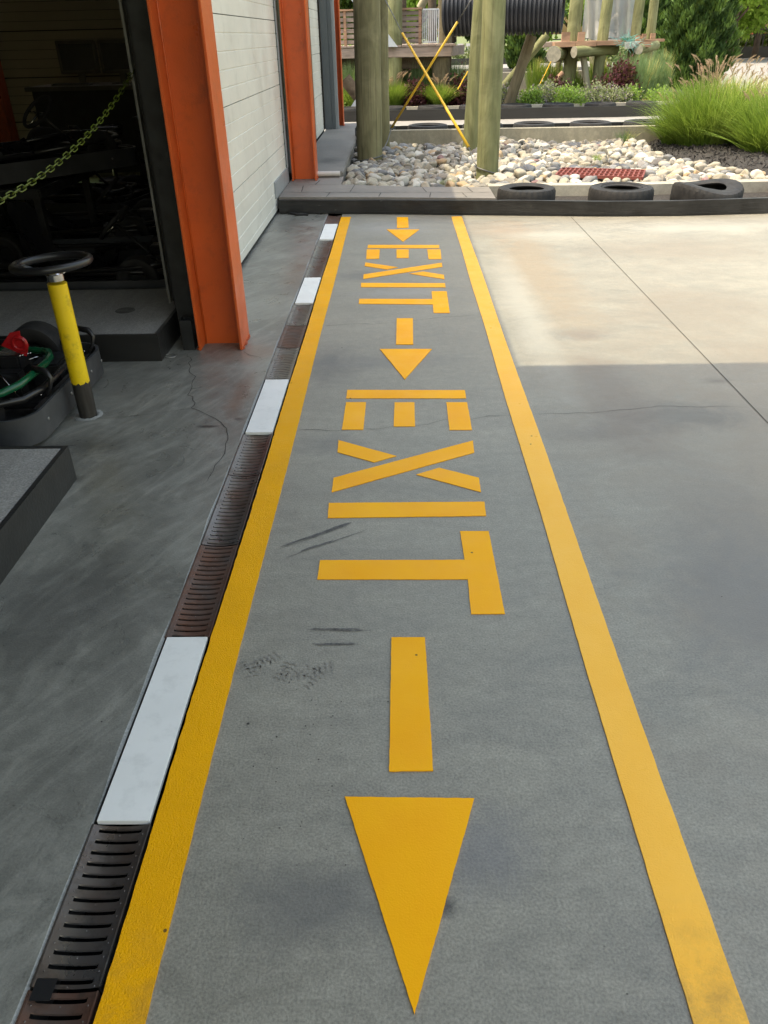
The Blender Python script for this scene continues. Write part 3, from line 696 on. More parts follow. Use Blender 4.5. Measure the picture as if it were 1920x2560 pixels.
    for y in (-.2, .36):
        pd = MB(); pd.tube([(-.08, y, .10), (-.02, y, .19), (-.005, y, .235), (-.03, y+.015, .262), (-.09, y+.03, .27)], [.009, .009, .011, .016, .014], 10); pd.build('pedal', M_blk, t, smooth=True)
        MB().tube([(-.085, y+.018, .15), (-.06, y-.018, .165)], .006, 6).build('pedal_pin', M_chrome, t, smooth=True)
    if red:
        r = MB(); poly = [(-.06, 0), (.0, .075), (.05, .085), (.045, .045), (.075, .0), (.05, -.07), (-.01, -.03)]
        vs = [(-.25 + p[0]*.95, .03, .31 + p[1]*.8) for p in poly]; vs2 = [(x, y-.004, z) for x, y, z in vs]; m = len(poly)
        r.add(vs + vs2, [tuple(range(m)), tuple(range(2*m-1, m-1, -1))] + [((i+1) % m, i, m+i, m+(i+1) % m) for i in range(m)])
        r.tube([(-.215 + .03*cos(a), .02, .32 + .03*sin(a)) for a in [i*2*pi/14 for i in range(14)]], .009, 8, closed=True)
        r.build('red_bracket', M_red, t)
    return t
kart((-1.545, 3.42, 0), 0, 'go-kart with green front hoop and red bracket behind the bollard', M_green)
k1 = kart((-1.42, 5.62, 0), 0, 'dark go-kart parked just beyond the far platform', M_blk, red=False)
k2 = copy_tree(k1); k2.location = (-1.9, 7.0, 0); k2.rotation_euler.z = .12; tag(k2, 'go-kart standing behind the dark kart by the far platform')
k3 = copy_tree(k1); k3.location = (-2.6, 8.4, 0); k3.rotation_euler.z = -.2; tag(k3, 'go-kart deepest inside the shop in front of the counter')
k4 = copy_tree(k1); k4.location = (-2.45, 7.15, .62); k4.rotation_euler.z = .9; tag(k4, 'go-kart lifted on the work stand inside the shop')
t = thing('work_stand', 'dark low work stand carrying a lifted kart inside the shop', 'work stand', (-3.0, 6.45, 0))
MB().box(-.45, .45, -.6, .6, .55, .62, b=.01).build('stand_top', M_dkmet, t)
for sx in (-1, 1):
    for sy in (-1, 1): MB().box(sx*.38-.025, sx*.38+.025, sy*.5-.025, sy*.5+.025, 0, .55).build('leg', M_dkmet, t)
# counter, monitors, shop furniture
t = thing('shop_counter', 'dark counter under the monitors against the far shop wall', 'counter', (-4.0, 11.6, 0))
MB().box(-.75, 1.3, -.45, .6, .98, 1.03, b=.006).build('counter_top', M('counter_laminate', (.12, .11, .09), rough=.4), t)
MB().box(-.7, 1.25, -.35, .6, 0, .98).build('counter_body', M_dkmet, t)
M_scr = M('screen_glass', (.02, .022, .026), rough=.15); M_bez = M('beige_plastic', (.16, .15, .12), rough=.5)
for (x, label) in ((-4.18, 'left monitor with a dark screen on the counter'), (-3.63, 'right monitor beside the track edge on the counter')):
    t = thing('monitor', label, 'monitor', (x, 11.7, 1.03))
    MB().box(-.26, .26, -.02, .03, .12, .50, b=.008).build('monitor_case', M_bez, t); MB().box(-.22, .22, -.023, -.021, .16, .46).build('screen', M_scr, t)
    MB().box(-.04, .04, -.01, .04, .01, .12).box(-.13, .13, -.09, .09, 0, .012).build('stand', M_bez, t)
t = thing('keyboard', 'keyboard lying on the counter under the left monitor', 'keyboard', (-4.2, 11.35, 1.03))
MB().box(-.24, .24, -.08, .08, 0, .02, b=.004).build('keyboard_case', M_bez, t)
kk = MB()
for i in range(14):
    for j in range(4): kk.box(-.22 + i*.031, -.194 + i*.031, -.065 + j*.032, -.038 + j*.032, .02, .026)
kk.build('keys', M_dkmet, t)
t = thing('shop_column', 'dark red steel column inside the shop left of the monitors', 'column', (-5.15, 11.2, 0))
MB().box(-.11, -.09, -.12, .12, 0, 3.6).build('flange', M_orange_d, t); MB().box(.09, .11, -.12, .12, 0, 3.6).build('flange', M_orange_d, t); MB().box(-.09, .09, -.006, .006, 0, 3.6).build('web', M_orange_d, t)
t = thing('stool', 'round black stool in front of the shop counter', 'stool', (-3.6, 10.6, 0))
MB().lathe([(0, .62), (.17, .62), (.19, .59), (.17, .54), (0, .54)], 24).build('seat', M_blk, t, smooth=True)
MB().lathe([(.03, .03), (.03, .54)], 12).build('stem', M_chrome, t, smooth=True); MB().lathe([(.0, .03), (.2, .025), (.22, 0)], 20).build('foot', M_dkmet, t, smooth=True)
t = thing('tool_cart', 'dark two drawer tool cart inside the shop near the door track', 'tool cart', (-2.55, 9.6, 0))
MB().box(-.35, .35, -.25, .25, .12, .8, b=.01).build('cabinet', M_dkmet, t)
for z in (.25, .5): MB().box(-.32, .32, -.262, -.252, z, z+.2).build('drawer', M_blk, t)
for sx in (-.28, .28): MB().lathe(tyre_prof(.06, .02, .02), 16, (sx, -.15, .06), 'X', closed=True).build('caster', M_rub, t, smooth=True)
# ------------------------------------------------------------------ curb, barrier board, tyres
def boardY(x):
    pts = [(-1.25, 8.16), (-.2, 8.05), (.78, 7.9), (1.9, 7.74), (2.6, 7.7), (3.47, 7.74), (4.6, 7.9), (6.5, 8.3)]
    for a, b in zip(pts[:-1], pts[1:]):
        if x <= b[0]: s_ = (x-a[0])/(b[0]-a[0]); return a[1] + (b[1]-a[1])*s_
    return pts[-1][1]
def strip_wall(xs, yf, th, z0, z1, mb, mi=0, zt=None):
    vs = []
    for x in xs:
        y = yf(x); zz_ = z1 + (zt(x) if zt else 0); vs += [(x, y, z0), (x, y, zz_), (x, y+th, zz_), (x, y+th, z0)]
    n = len(xs)
    mb.add(vs, [(4*i+k, 4*i+(k+1) % 4, 4*i+4+(k+1) % 4, 4*i+4+k) for i in range(n-1) for k in range(4)] + [(0, 3, 2, 1), (4*n-4, 4*n-3, 4*n-2, 4*n-1)], mi)
t = thing('barrier_board', 'long low black painted barrier board closing the lane in front of the curb', 'barrier', (0, 0, 0))
bx = [-1.195 + i*.25 for i in range(31)]
mb = MB(); strip_wall([-1.195 + i*.125 for i in range(61)], boardY, .045, .006, .133, mb, zt=lambda x: .0025*sin(x*2.1) + .004*max(0, min(1, (x-.9)*8))); mb.build('board', M_blackw, t)
mb = MB(); strip_wall([bx[2]+.1*i for i in range(40)], lambda x: boardY(x) - .003, .002, .022, .026, mb); mb.build('scrape_line', M_dkmet, t)
mb = MB(); mb.tube([(-1.1, 8.12, .02), (-1.0, 8.05, .012), (-.93, 8.06, .01), (-.9, 8.04, .012)], .012, 6); tag(mb.build('rag_scrap', M_rub, smooth=True), 'small black scrap lying at the left foot of the barrier board', 'scrap')

# stamped curb walk behind board
g = MB(); 
poly = [(-1.2, 8.23), (-.2, 8.115), (.93, 7.945), (.93, 8.60), (.2, 8.68), (-.62, 8.93), (-.62, 9.48), (-1.2, 9.48)]
g.prism(poly, 0, .148)
def jl(a, b): ribbon(g, [a, b], .009, .1495, 1, 0.0012)
jl((-1.2, 8.50), (.93, 8.26))
for a, b in [((-.72, 8.18), (-.70, 8.46)), ((-.2, 8.13), (-.18, 8.38)), ((.3, 8.05), (.32, 8.33)), ((.66, 8.0), (.63, 8.29)), ((-.5, 8.42), (-.47, 8.86)), ((.28, 8.34), (.24, 8.66)), ((.74, 8.29), (.70, 8.62)), ((-.62, 8.9), (-1.2, 8.95)), ((-.9, 8.93), (-.87, 9.25)), ((-1.0, 8.5), (-1.02, 8.9))]: jl(a, b)
tag(g.build('curb_walk', [M_stamp, M_crack_and_shade]), kind='structure')
g = MB(); g.box(-1.2, -.63, 9.485, 15.2, -.1, .20, b=.012); tag(g.build('raised_walk', M_pad), kind='structure')
tag(MB().tube([(-.95, 9.44, .185), (-.66, 9.44, .185)], .028, 14).build('pvc_pipe', M_pvc, smooth=True, angle=40), 'short white plastic pipe lying against the raised walk', 'pipe')
g = MB(); xs = [.93 + i*.15 for i in range(38)]
def curbY(x): return 8.62 - .02*(x-.93) if x < 1.6 else (8.6 - .06*(x-1.6) if x < 2.4 else 8.55 + .03*(x-2.4))
strip_wall(xs, curbY, .16, -.1, .15, g); tag(g.build('curb', M_curb), kind='structure')
g = MB(); g.add([(.93, 7.6, .012), (6.6, 7.6, .012), (6.6, 8.7, .012), (.93, 8.7, .012)], [(0, 1, 2, 3)]); 
g = MB(); n = 60; vs = []
for i in range(n+1):
    x = .93 + 5.6*i/n; y0, y1 = boardY(x) + .046, curbY(x)
    for j in range(9): vs.append((x, y0 + (y1-y0)*j/8, .014 + random.uniform(0, .012) + .03*(j/8)**2))
g.add(vs, [(i*9+j, (i+1)*9+j, (i+1)*9+j+1, i*9+j+1) for i in range(n) for j in range(8)])
tag(g.build('gutter_mulch', M_soil), kind='structure')

def tyre(loc, label, R=.285, hw=.10, ri=.175, dent=0, wave=0, rot=(0, 0, 0), group='tyres lying behind the front barrier board', seg=120):
    t = thing('old_tyre', label, 'tyre', loc, group=group); t.rotation_euler = rot
    def mod(r, z, k, i):
        a = 2*pi*k/seg
        if i in (4, 5, 8, 9) and (k % 4) < 1: r -= .007
        if i in (6, 7): r -= 0
        if dent and r < R*.9: r -= dent*math.exp(-((a-1.5*pi)/.45)**2)*(1 if r < R*.8 else .4)
        if wave: z += wave*cos(2*(a-.4))*(r/R)
        return r, z
    prof = [(ri, -hw*.7), (ri-.006, -hw*.82), (ri+.015, -hw*.95), (R*.84, -hw*1.02), (R*.955, -hw*.93), (R, -hw*.66), (R+.001, -hw*.2), (R+.001, hw*.2), (R, hw*.66), (R*.955, hw*.93), (R*.84, hw*1.02), (R*.80, hw*1.0), (ri+.015, hw*.95), (ri-.006, hw*.82), (ri, hw*.7), (ri+.03, hw*.6), (R*.93, hw*.5), (R*.94, -hw*.5), (ri+.03, -hw*.6)]
    MB().lathe(prof, seg, (0, 0, 0), closed=True, mod=mod).build('casing', M_rub, t, smooth=True, angle=28)
    sw = MB(); 
    for rr_ in (ri+.02, R*.80): sw.tube([(rr_*cos(a*pi/30)*(1), rr_*sin(a*pi/30), hw*.985 + .002 + (wave*cos(2*(a*pi/30-.4))*(rr_/R))) for a in range(60)], .0022, 5, closed=True)
    if not dent: sw.build('sidewall_ring', M_rub, t, smooth=True)
    return t
tyre((1.265, 8.235, .098), 'tyre with a heart shaped opening next to the stamped curb walk', dent=.05)
tyre((2.18, 8.165, .098), 'round tyre in the middle behind the front barrier board', R=.31)
tyre((3.0, 8.12, .108), 'warped tyre sagging at the right behind the front barrier board', R=.33, wave=.032, rot=(.03, .03, 0), dent=.05)
tyre((3.98, 8.22, .105), 'tyre cut by the right edge of the photo behind the barrier board', R=.3, rot=(0, 0, 1))

# red iron grate in rocks
t = thing('iron_grate', 'rust red iron grate lying among the sunlit rocks', 'grate', (2.25, 9.38, .125)); t.rotation_euler = (0, 0, -.32)
gm = MB()
W_, D_ = .46, .26
for i in range(19): x = -W_ + 2*W_*i/18; gm.box(x-.009, x+.009, -D_, D_, 0, .03)
gm.build('bars', M_redg, t); gm = MB()
for y in (-D_, -.09, .09, D_): gm.box(-W_, W_, y-.01, y+.01, .002, .034)
gm.build('cross_bars', M_redg, t)

# ------------------------------------------------------------------ rock bed
g = MB(); g.add([(-.63, 8.6, .02), (7, 8.6, .02), (7, 12.7, .02), (-.63, 12.7, .02)], [(0, 1, 2, 3)])
M_bed = M('gravel_bed', (.12, .11, .10), (.05, .045, .04), scale=20, rough=.95, bs=.8, bscale=60)
tag(g.build('rock_bed', M_bed), kind='structure')
def in_mulch(x, y):
    if y < 8.95: return False
    lim = 3.42 if y > 10.3 else (3.42 + (10.3-y)*.42 if y > 9.25 else 3.9 + (9.25-y)*4)
    return x > lim + .05*sin(y*7)
def mound(x, y):
    d = max(0, min(1, (x-3.3)/.8)) if y > 9 else 0
    return .03 + .14*d*max(0, min(1, (y-8.9)/.8)) + .015*sin(x*5+y*3)
g = MB(); nx, ny = 90, 60; vs = []
for j in range(ny+1):
    y = 8.85 + 3.83*j/ny
    for i in range(nx+1):
        x = 3.25 + 3.7*i/nx; vs.append((x, y, mound(x, y) + random.uniform(-.012, .012) - (.08 if not in_mulch(x+.08, y) else 0)))
g.add(vs, [(j*(nx+1)+i, j*(nx+1)+i+1, (j+1)*(nx+1)+i+1, (j+1)*(nx+1)+i) for j in range(ny) for i in range(nx)])
tag(g.build('mulch_bed', M_soil), kind='structure')
ch = []
for k in range(5000):
    x, y = random.uniform(3.4, 6.5), random.uniform(8.95, 12.6)
    if not in_mulch(x, y): continue
    c = np.array([x, y, mound(x, y) + random.uniform(0, .02)]); a = RNG.normal(size=3); a /= np.linalg.norm(a); b = np.cross(a, RNG.normal(size=3)); b /= np.linalg.norm(b)
    l, w_ = random.uniform(.01, .035), random.uniform(.003, .009); ch.append([c - a*l - b*w_, c + a*l - b*w_, c + a*l + b*w_, c - a*l + b*w_])
tag(np_mesh('mulch_chips', np.array(ch), 4, M_mulch), 'black shredded mulch chips covering the planting mound', 'mulch', kind='stuff')

import bmesh
def ico():
    bm = bmesh.new(); bmesh.ops.create_icosphere(bm, subdivisions=3, radius=1)
    V = np.array([v.co[:] for v in bm.verts]); Fc = [[v.index for v in f.verts] for f in bm.faces]; bm.free(); return V, Fc
IV, IF = ico()
def rock_shape(seed):
    r = np.random.default_rng(seed); V = IV.copy()
    for k in range(r.integers(9, 15)):                         # worn facets
        n = r.normal(size=3); n /= np.linalg.norm(n); d = r.uniform(.48, .86)
        s_ = V @ n; over = s_ > d; V[over] -= np.outer((s_[over]-d)*.93, n)
    for k in range(5):
        n = r.normal(size=3)*r.uniform(1, 4); V *= (1 + .035*np.sin(V @ n + r.uniform(0, 6)))[:, None]
    V *= np.array([1, r.uniform(.6, .95), r.uniform(.55, .85)]); return V*1.18
def rockmat(name, c1, c2, c3):
    m, N, L, B = new_mat(name)
    tc = N.new('ShaderNodeTexCoord').outputs['Object']; oi = N.new('ShaderNodeObjectInfo')
    ad = N.new('ShaderNodeVectorMath'); ad.operation = 'ADD'; L.new(tc, ad.inputs[0]); L.new(oi.outputs['Location'], ad.inputs[1])
    col = mixc(N, L, ramp(N, L, noise(N, L, ad.outputs[0], 9, 6, .65, .8), .35, .65), c1, c2)
    col = mixc(N, L, ramp(N, L, noise(N, L, ad.outputs[0], 26, 6, .7, .5), .52, .68, 0, .75), col, c3)
    k = ramp(N, L, oi.outputs['Random'], 0, 1, .78, 1.15); col = mixc(N, L, 1.0, col, k, 'MULTIPLY')
    L.new(col, B.inputs['Base Color']); B.inputs['Roughness'].default_value = .75; B.inputs['Specular IOR Level'].default_value = .3
    bump(N, L, B, noise(N, L, ad.outputs[0], 55, 5, .7), .35, .01); return m
RM = [(rockmat('cream_rock', (.42, .385, .30), (.31, .28, .22), (.2, .16, .12)), 'cream'), (rockmat('white_rock', (.56, .535, .47), (.42, .40, .35), (.3, .27, .22)), 'whitish'),
      (rockmat('grey_rock', (.23, .23, .225), (.15, .155, .16), (.3, .285, .26)), 'grey'), (rockmat('tan_rock', (.42, .28, .15), (.48, .38, .25), (.25, .17, .1)), 'tan'),
      (rockmat('purple_rock', (.20, .12, .12), (.28, .18, .16), (.14, .1, .1)), 'purple brown'), (rockmat('mixed_rock', (.33, .30, .245), (.21, .195, .17), (.13, .105, .08)), 'mottled')]
RW = [.31, .27, .15, .05, .02, .20]
shapes = [rock_shape(100+i) for i in range(10)]
rmesh = {}
def rock_mesh(si, mi):
    if (si, mi) not in rmesh:
        me = bpy.data.meshes.new('river_rock'); me.from_pydata([tuple(v) for v in shapes[si]], [], IF); me.materials.append(RM[mi][0])
        me.polygons.foreach_set('use_smooth', [True]*len(IF)); me.update(); rmesh[(si, mi)] = me
    return rmesh[(si, mi)]
# packing by dart throwing, two layers
rocks = []; cell = {}
def free(x, y, r, lay):
    ci, cj = int(x/.2), int(y/.2)
    for a in range(ci-1, ci+2):
        for b in range(cj-1, cj+2):
            for (X, Yy, R_) in cell.get((a, b, lay), ()):
                if (x-X)**2 + (y-Yy)**2 < ((r+R_)*.83)**2: return False
    return True
def blocked(x, y, r):
    if y < (8.93 - .3*(x+.62)/.82 if x < .2 else (8.68 if x < .93 else curbY(x) + .16)) + r*.75: return True
    if in_mulch(x - r*.2, y): return True
    for (px_, py_, pr) in ((-.38, 11.2, .19), (1.0, 9.62, .15), (1.02, 12.1, .15), (-.2, 12.3, .1)):
        if math.hypot(x-px_, y-py_) < pr + r*.6: return True
    dx, dy = x-2.25, y-9.38; ca, sa = cos(.32), sin(.32); u, v = dx*ca - dy*sa, dx*sa + dy*ca
    return abs(u) < .46 + r*.5 and abs(v) < .25 + r*.7
for lay, (n, r0, r1, z) in enumerate(((11000, .038, .080, .05), (8000, .036, .070, .11))):
    for k in range(n):
        x, y = random.uniform(-.6, 5.2), random.uniform(8.62, 12.66); r = r0 + (r1-r0)*(1 - k/n)**.8*random.uniform(.55, 1.15)
        if y > 12.7 - r or x < -.63 + r or blocked(x, y, r) or not free(x, y, r, lay): continue
        if lay and (random.random() < .35): continue
        cell.setdefault((int(x/.2), int(y/.2), lay), []).append((x, y, r)); rocks.append((x, y, z - .02 + .35*r + (.03*sin(x*3)*cos(y*2.3) if lay else 0), r, lay))
def visible_key(rk): return rk[3]/rk[1]*(1 if rk[4] else .6)
rocks.sort(key=visible_key, reverse=True)
sv = []; sf = []; sm = []
for i, (x, y, z, r, lay) in enumerate(rocks):
    si = random.randrange(len(shapes)); mi = int(RNG.choice(6, p=RW))
    rot = Matrix.Rotation(random.uniform(0, 6.28), 3, 'Z') @ Matrix.Rotation(random.uniform(-.35, .35), 3, 'X') @ Matrix.Rotation(random.uniform(-.3, .3), 3, 'Y')
    if i < 300:
        o = bpy.data.objects.new('river_rock', rock_mesh(si, mi)); COL.objects.link(o); o.location = (x, y, z); o.rotation_euler = rot.to_euler(); o.scale = (r*1.12,)*3
        where = ('against the raised walk' if x < -.2 else ('in the shade by the stamped curb' if x < .5 and y < 9.8 else ('in the shade under the crossed sleeves' if x < .8 and y > 9.8 else ('around the nearest sunlit log' if x < 1.5 else
             ('beside the red iron grate' if x < 3.0 and y < 9.9 else ('along the concrete curb wall' if y > 11.6 else ('beside the dark mulch mound' if x > 2.8 else 'in the middle of the sunlit bed')))))))
        szw = 'large' if r > .068 else ('medium' if r > .055 else 'small')
        tag(o, f'{szw} {RM[mi][1]} river rock {where}', 'rock', 'river rocks in the bed behind the curb')
    else:
        V = shapes[si] @ np.array(rot).T*r*1.12 + np.array([x, y, z]); o_ = len(sv)*len(IV); sv.append(V); sf.append(np.array(IF) + o_); sm += [mi]*len(IF)
V = np.concatenate(sv); Fa = np.concatenate(sf)
me = bpy.data.meshes.new('rock_pile'); me.vertices.add(len(V)); me.vertices.foreach_set('co', V.astype(np.float32).reshape(-1)); me.loops.add(Fa.size); me.loops.foreach_set('vertex_index', Fa.astype(np.int32).reshape(-1))
me.polygons.add(len(Fa)); me.polygons.foreach_set('loop_start', np.arange(0, Fa.size, 3, dtype=np.int32))
for m_, _ in RM: me.materials.append(m_)
me.polygons.foreach_set('material_index', np.array(sm, dtype=np.int32)); me.polygons.foreach_set('use_smooth', np.ones(len(Fa), dtype=bool)); me.update(calc_edges=True)
o = bpy.data.objects.new('rock_pile', me); COL.objects.link(o); tag(o, 'smaller and farther river rocks filling the bed behind the curb', 'rocks', kind='stuff')
print('rocks', len(rocks))

# far curb wall, its tyres and boards
g = MB(); strip_wall([-.62 + .3*i for i in range(25)], lambda x: 12.72 - .03*x if x < 3 else 12.63, .13, -.1, .30, g)
tag(g.build('curb_wall', M_wallc), 'low beige concrete curb wall behind the rock bed', 'wall', kind=None)
g = MB(); strip_wall([-.62 + .3*i for i in range(24)], lambda x: 13.5 - .03*x, .04, 0.002, .29, g); tag(g.build('barrier_board', M_blackp), 'black barrier board edging the track just beyond the concrete curb wall', 'barrier')
far = [(-.35, 'first'), (.45, 'second'), (1.5, 'third'), (2.45, 'fourth'), (3.3, 'fifth')]
for i, (x, w_) in enumerate([(-.35, 0), (.45, 0), (1.28, 0), (2.05, 0), (2.9, 0), (3.7, 0)]):
    tyre((x, 13.16 - .03*x, .235), ['tyre behind the curb wall just right of the thick front log', 'tyre behind the curb wall under the crossed yellow sleeves', 'tyre behind the curb wall hidden partly by the paired logs', 'tyre behind the curb wall right of the paired logs', 'tyre behind the curb wall left of the big grass clump', 'tyre behind the curb wall against the big grass clump'][i], R=.31, hw=.1, group='tyres lying beyond the concrete curb wall', seg=48)
# planting island beyond the track
def barY(x): return 17.75 - .03*x if x < 4.5 else 17.6 + .15*(x-4.5)
g = MB(); strip_wall([-1.6 + .4*i for i in range(22)], barY, .05, 0.002, .20, g); tag(g.build('barrier_board', M_blackp), 'long black barrier board in front of the planted island beyond the track', 'barrier')
for i in range(8):
    x = -1.0 + i*.86
    tyre((x, barY(x) + .42, .14), 'flat tyre behind the long black board of the planted island', R=.32, hw=.1, group='tyres along the planted island', seg=40)
g = MB(); strip_wall([-1.6 + .4*i for i in range(22)], lambda x: barY(x) + .8, .12, -.1, .2, g); tag(g.build('island_curb', M_curb), kind='structure')
g = MB(); g.prism([(-1.6, 18.6), (6.8, 18.6), (7.5, 26), (-1.6, 23.0)], -.1, .15); tag(g.build('planting_soil', M_soil), kind='structure')
mark('track_line', 'bright yellow line painted on the far kart track', 'track line', [[(2.9, 16.0), (5.4, 16.35), (5.4, 16.55), (2.9, 16.15)]], M_yel, z0=.001, z1=.005)

# ------------------------------------------------------------------ background structures (seen across the track)
def K1(x, y, Y): return at(820 + x*.34961, y*.34961, Y)
def K2(x, y, Y): return at(1320 + x*.36166, y*.36166, Y)
def K3(x, y, Y): return at(1360 + x*.20494, 60 + y*.20494, Y)
def KE(x, y, Y): return at(1200 + x*.18083, y*.18083, Y)
def log(name, label, p0, p1, r0, r1, mat, group=None, cat='log post', capmat=None, parent=None, n=10, bow=.0):
    P0, P1 = Vector(p0), Vector(p1); L_ = (P1-P0).length; t = None
    pts = [(bow*sin(pi*i/n)*L_ + random.uniform(-.004, .004), random.uniform(-.004, .004), L_*i/n) for i in range(n+1)]
    mb = MB(); seg = 20; vs = []
    ph = random.uniform(0, 6)
    for i, p in enumerate(pts):
        r = r0 + (r1-r0)*i/n
        for k in range(seg):
            a = 2*pi*k/seg; q = r*(1 + .025*sin(3*a+ph) + .015*sin(5*a+2*ph) + random.uniform(-.006, .006)); vs.append((p[0] + q*cos(a), p[1] + q*sin(a), p[2]))
    mb.add(vs, [(i*seg+k, i*seg+(k+1) % seg, (i+1)*seg+(k+1) % seg, (i+1)*seg+k) for i in range(n) for k in range(seg)], 0)
    mb.add(vs[:seg], [tuple(range(seg-1, -1, -1))], 1); mb.add(vs[-seg:], [tuple(range(seg))], 1)
    o = mb.build(name, [mat, capmat or M_end], parent, smooth=True, angle=40)
    o.matrix_world = Matrix.Translation(P0) @ (P1-P0).to_track_quat('Z', 'Y').to_matrix().to_4x4()
    if label: tag(o, label, cat, group)
    return o
GL = 'round log posts of the climbing structure'
# front posts
pA = K1(300, 1120, 11.2); pA.z = 0; qA = K1(302, 0, 11.2)
log('log_post', 'thick shaded log post standing left of the crossed yellow sleeves', (pA.x, 11.2, 0), (qA.x - .03, 11.2, 5.2), .168, .155, M_shade_log, GL)
log('log_post', 'thin log post standing close behind the thick shaded log post', (K1(395, 950, 12.25).x, 12.25, 0), (K1(395, 0, 12.25).x - .02, 12.25, 4.2), .09, .085, M_shade_log, GL)
pB = K1(1135, 1255, 9.62); qB = K1(1192, 0, 9.62); k_ = (4.6 - pB.z)/(qB.z - pB.z)
log('log_post', 'sunlit green log post nearest the viewer, right one of the leaning pair', (pB.x, 9.62, 0), (pB.x + (qB.x-pB.x)*k_, 9.7, 4.6), .125, .12, M_green_log, GL)
pC_ = K1(1022, 1050, 12.05); qC_ = K1(1105, 0, 12.05); k_ = (4.6 - pC_.z)/(qC_.z - pC_.z)
log('log_post', 'green log post just behind and left of the nearest sunlit post', (pC_.x, 12.05, 0), (pC_.x + (qC_.x-pC_.x)*k_, 12.05, 4.6), .125, .12, M_green_log, GL)
# crossed sleeves on guy wires
def guy(label, a, b, r, wire_up, wire_dn, ga=None):
    t = thing('guy_wire', label, 'guy wire', tuple((a+b)/2)); o_ = (a+b)/2
    d = (b-a)
    MB().tube([a-o_, a-o_+d*.35, b-o_], [r*1.0, r*.9, r*.85], 10).build('yellow_sleeve', M_strap, t, smooth=True)
    if wire_up: MB().tube([b-o_, wire_up-o_], .006, 6).build('wire', M_wire, t, smooth=True)
    if wire_dn:
        m_ = (a+wire_dn)/2 + Vector((0, 0, -.03)); MB().tube([a-o_, m_-o_, wire_dn-o_], .007, 6).build('wire', M_wire, t, smooth=True)
        MB().tube([a-o_ + Vector((.02*cos(i), .02*sin(i), -.02)) for i in range(7)], .008, 6, closed=True).build('clamp', M_blk, t, smooth=True)
    return t
a_ = K1(1005, 1050, 9.9); b_ = K1(532, 238, 11.2)
guy('yellow sleeved guy wire leaning up to the left and crossing in front of the other', a_, b_, .018, K1(410, 0, 11.6), K1(1062, 1185, 9.6))
a2 = K1(455, 912, 11.8); b2 = K1(925, 158, 11.0)
guy('yellow sleeved guy wire leaning up to the right', a2, b2, .016, K1(1030, -10, 10.8), K1(392, 1080, 11.25))
tag(MB().tube([(pA.x + .178*cos(a*pi/12), 11.2 + .178*sin(a*pi/12), .13 + .03*cos(a*pi/12)) for a in range(24)], .008, 6, closed=True).build('wire_loop', M_wire, smooth=True), 'wire loop round the foot of the thick shaded log', 'wire loop')
tag(MB().tube([(pB.x + .135*cos(a*pi/12), 9.62 + .135*sin(a*pi/12), .17 - .04*cos(a*pi/12)) for a in range(24)], .008, 6, closed=True).build('wire_loop', M_wire, smooth=True), 'wire loop round the foot of the nearest sunlit log', 'wire loop')

# deck
YD = 19.0
dk = thing('wooden_deck', 'raised wooden play deck with slatted rail behind the crossed sleeves', 'deck', (0, YD, 0))
def off(o, vec): return vec - o.location
zt = 1.29; x0d, x1d = -2.2, K1(883, 330, YD).x
MB().box(x0d, x1d, 0, .07, 1.10, 1.285, b=.006).build('fascia', M_deckw, dk)
MB().box(x0d, x1d + .02, .25, .42, .88, 1.09, b=.006).build('beam', M_beamd, dk)
MB().add([(x1d, 0, 1.10), (x1d, 0, 1.285), (x1d+.42, 2.0, 1.285), (x1d+.42, 2.0, 1.10), (x1d-.06, .02, 1.10), (x1d-.06, .02, 1.285), (x1d+.36, 2.0, 1.285), (x1d+.36, 2.0, 1.10)], [(0, 3, 2, 1), (4, 5, 6, 7), (0, 1, 5, 4), (1, 2, 6, 5), (2, 3, 7, 6), (3, 0, 4, 7)]).build('fascia', M_deckw, dk)
for i in range(24):
    a = x0d + i*.143
    if a > x1d + .1: break
    MB().box(a, a+.135, -.015, 2.2, 1.287, 1.325, b=.004).build('deck_board', M_deckw, dk)
def rail(xa, xb, y, posts, nb=6, zt_=1.95):
    t = thing('slatted_rail', {True: 'slatted wooden rail panel left of the thick log', False: 'slatted wooden rail panel beside the white gate'}[xa < -.6], 'railing', (xa, y, 1.325))
    h = zt_ - 1.325
    MB().box(0, xb-xa, -.05, .06, h, h+.035, b=.004).build('top_rail', M_plank, t)
    for k in range(nb): z = .05 + k*(h-.12)/(nb-1) ; MB().box(0, xb-xa, -.005, .02, z-.02, z+.055, b=.003).build('slat', M_deckw, t)
    for px in posts: MB().box(px-xa-.03, px-xa+.03, -.03, .045, -.1, h, b=.004).build('rail_post', M_plank, t)
rail(-2.2, -.30, 19.35, [-1.9, K1(122, 200, 19.35).x], nb=6)
rail(K1(512, 100, 19.35).x, K1(672, 100, 19.35).x, 19.35, [K1(658, 100, 19.35).x], nb=6)
gt = thing('white_gate', 'small white barred metal gate on the deck', 'gate', (K1(735, 200, 19.4).x, 19.4, 1.33)); hw = (K1(792, 200, 19.4).x - K1(680, 200, 19.4).x)/2
M_gw = M('gate_white', (.72, .73, .74), rough=.4)
for k in range(9): x = -hw + 2*hw*k/8; MB().box(x-.010, x+.010, -.01, .01, .02, .62).build('bar', M_gw, gt)
MB().box(-hw, hw, -.014, .014, .61, .635).build('gate_rail', M_gw, gt); MB().box(-hw, hw, -.014, .014, .02, .045).build('gate_rail', M_gw, gt)
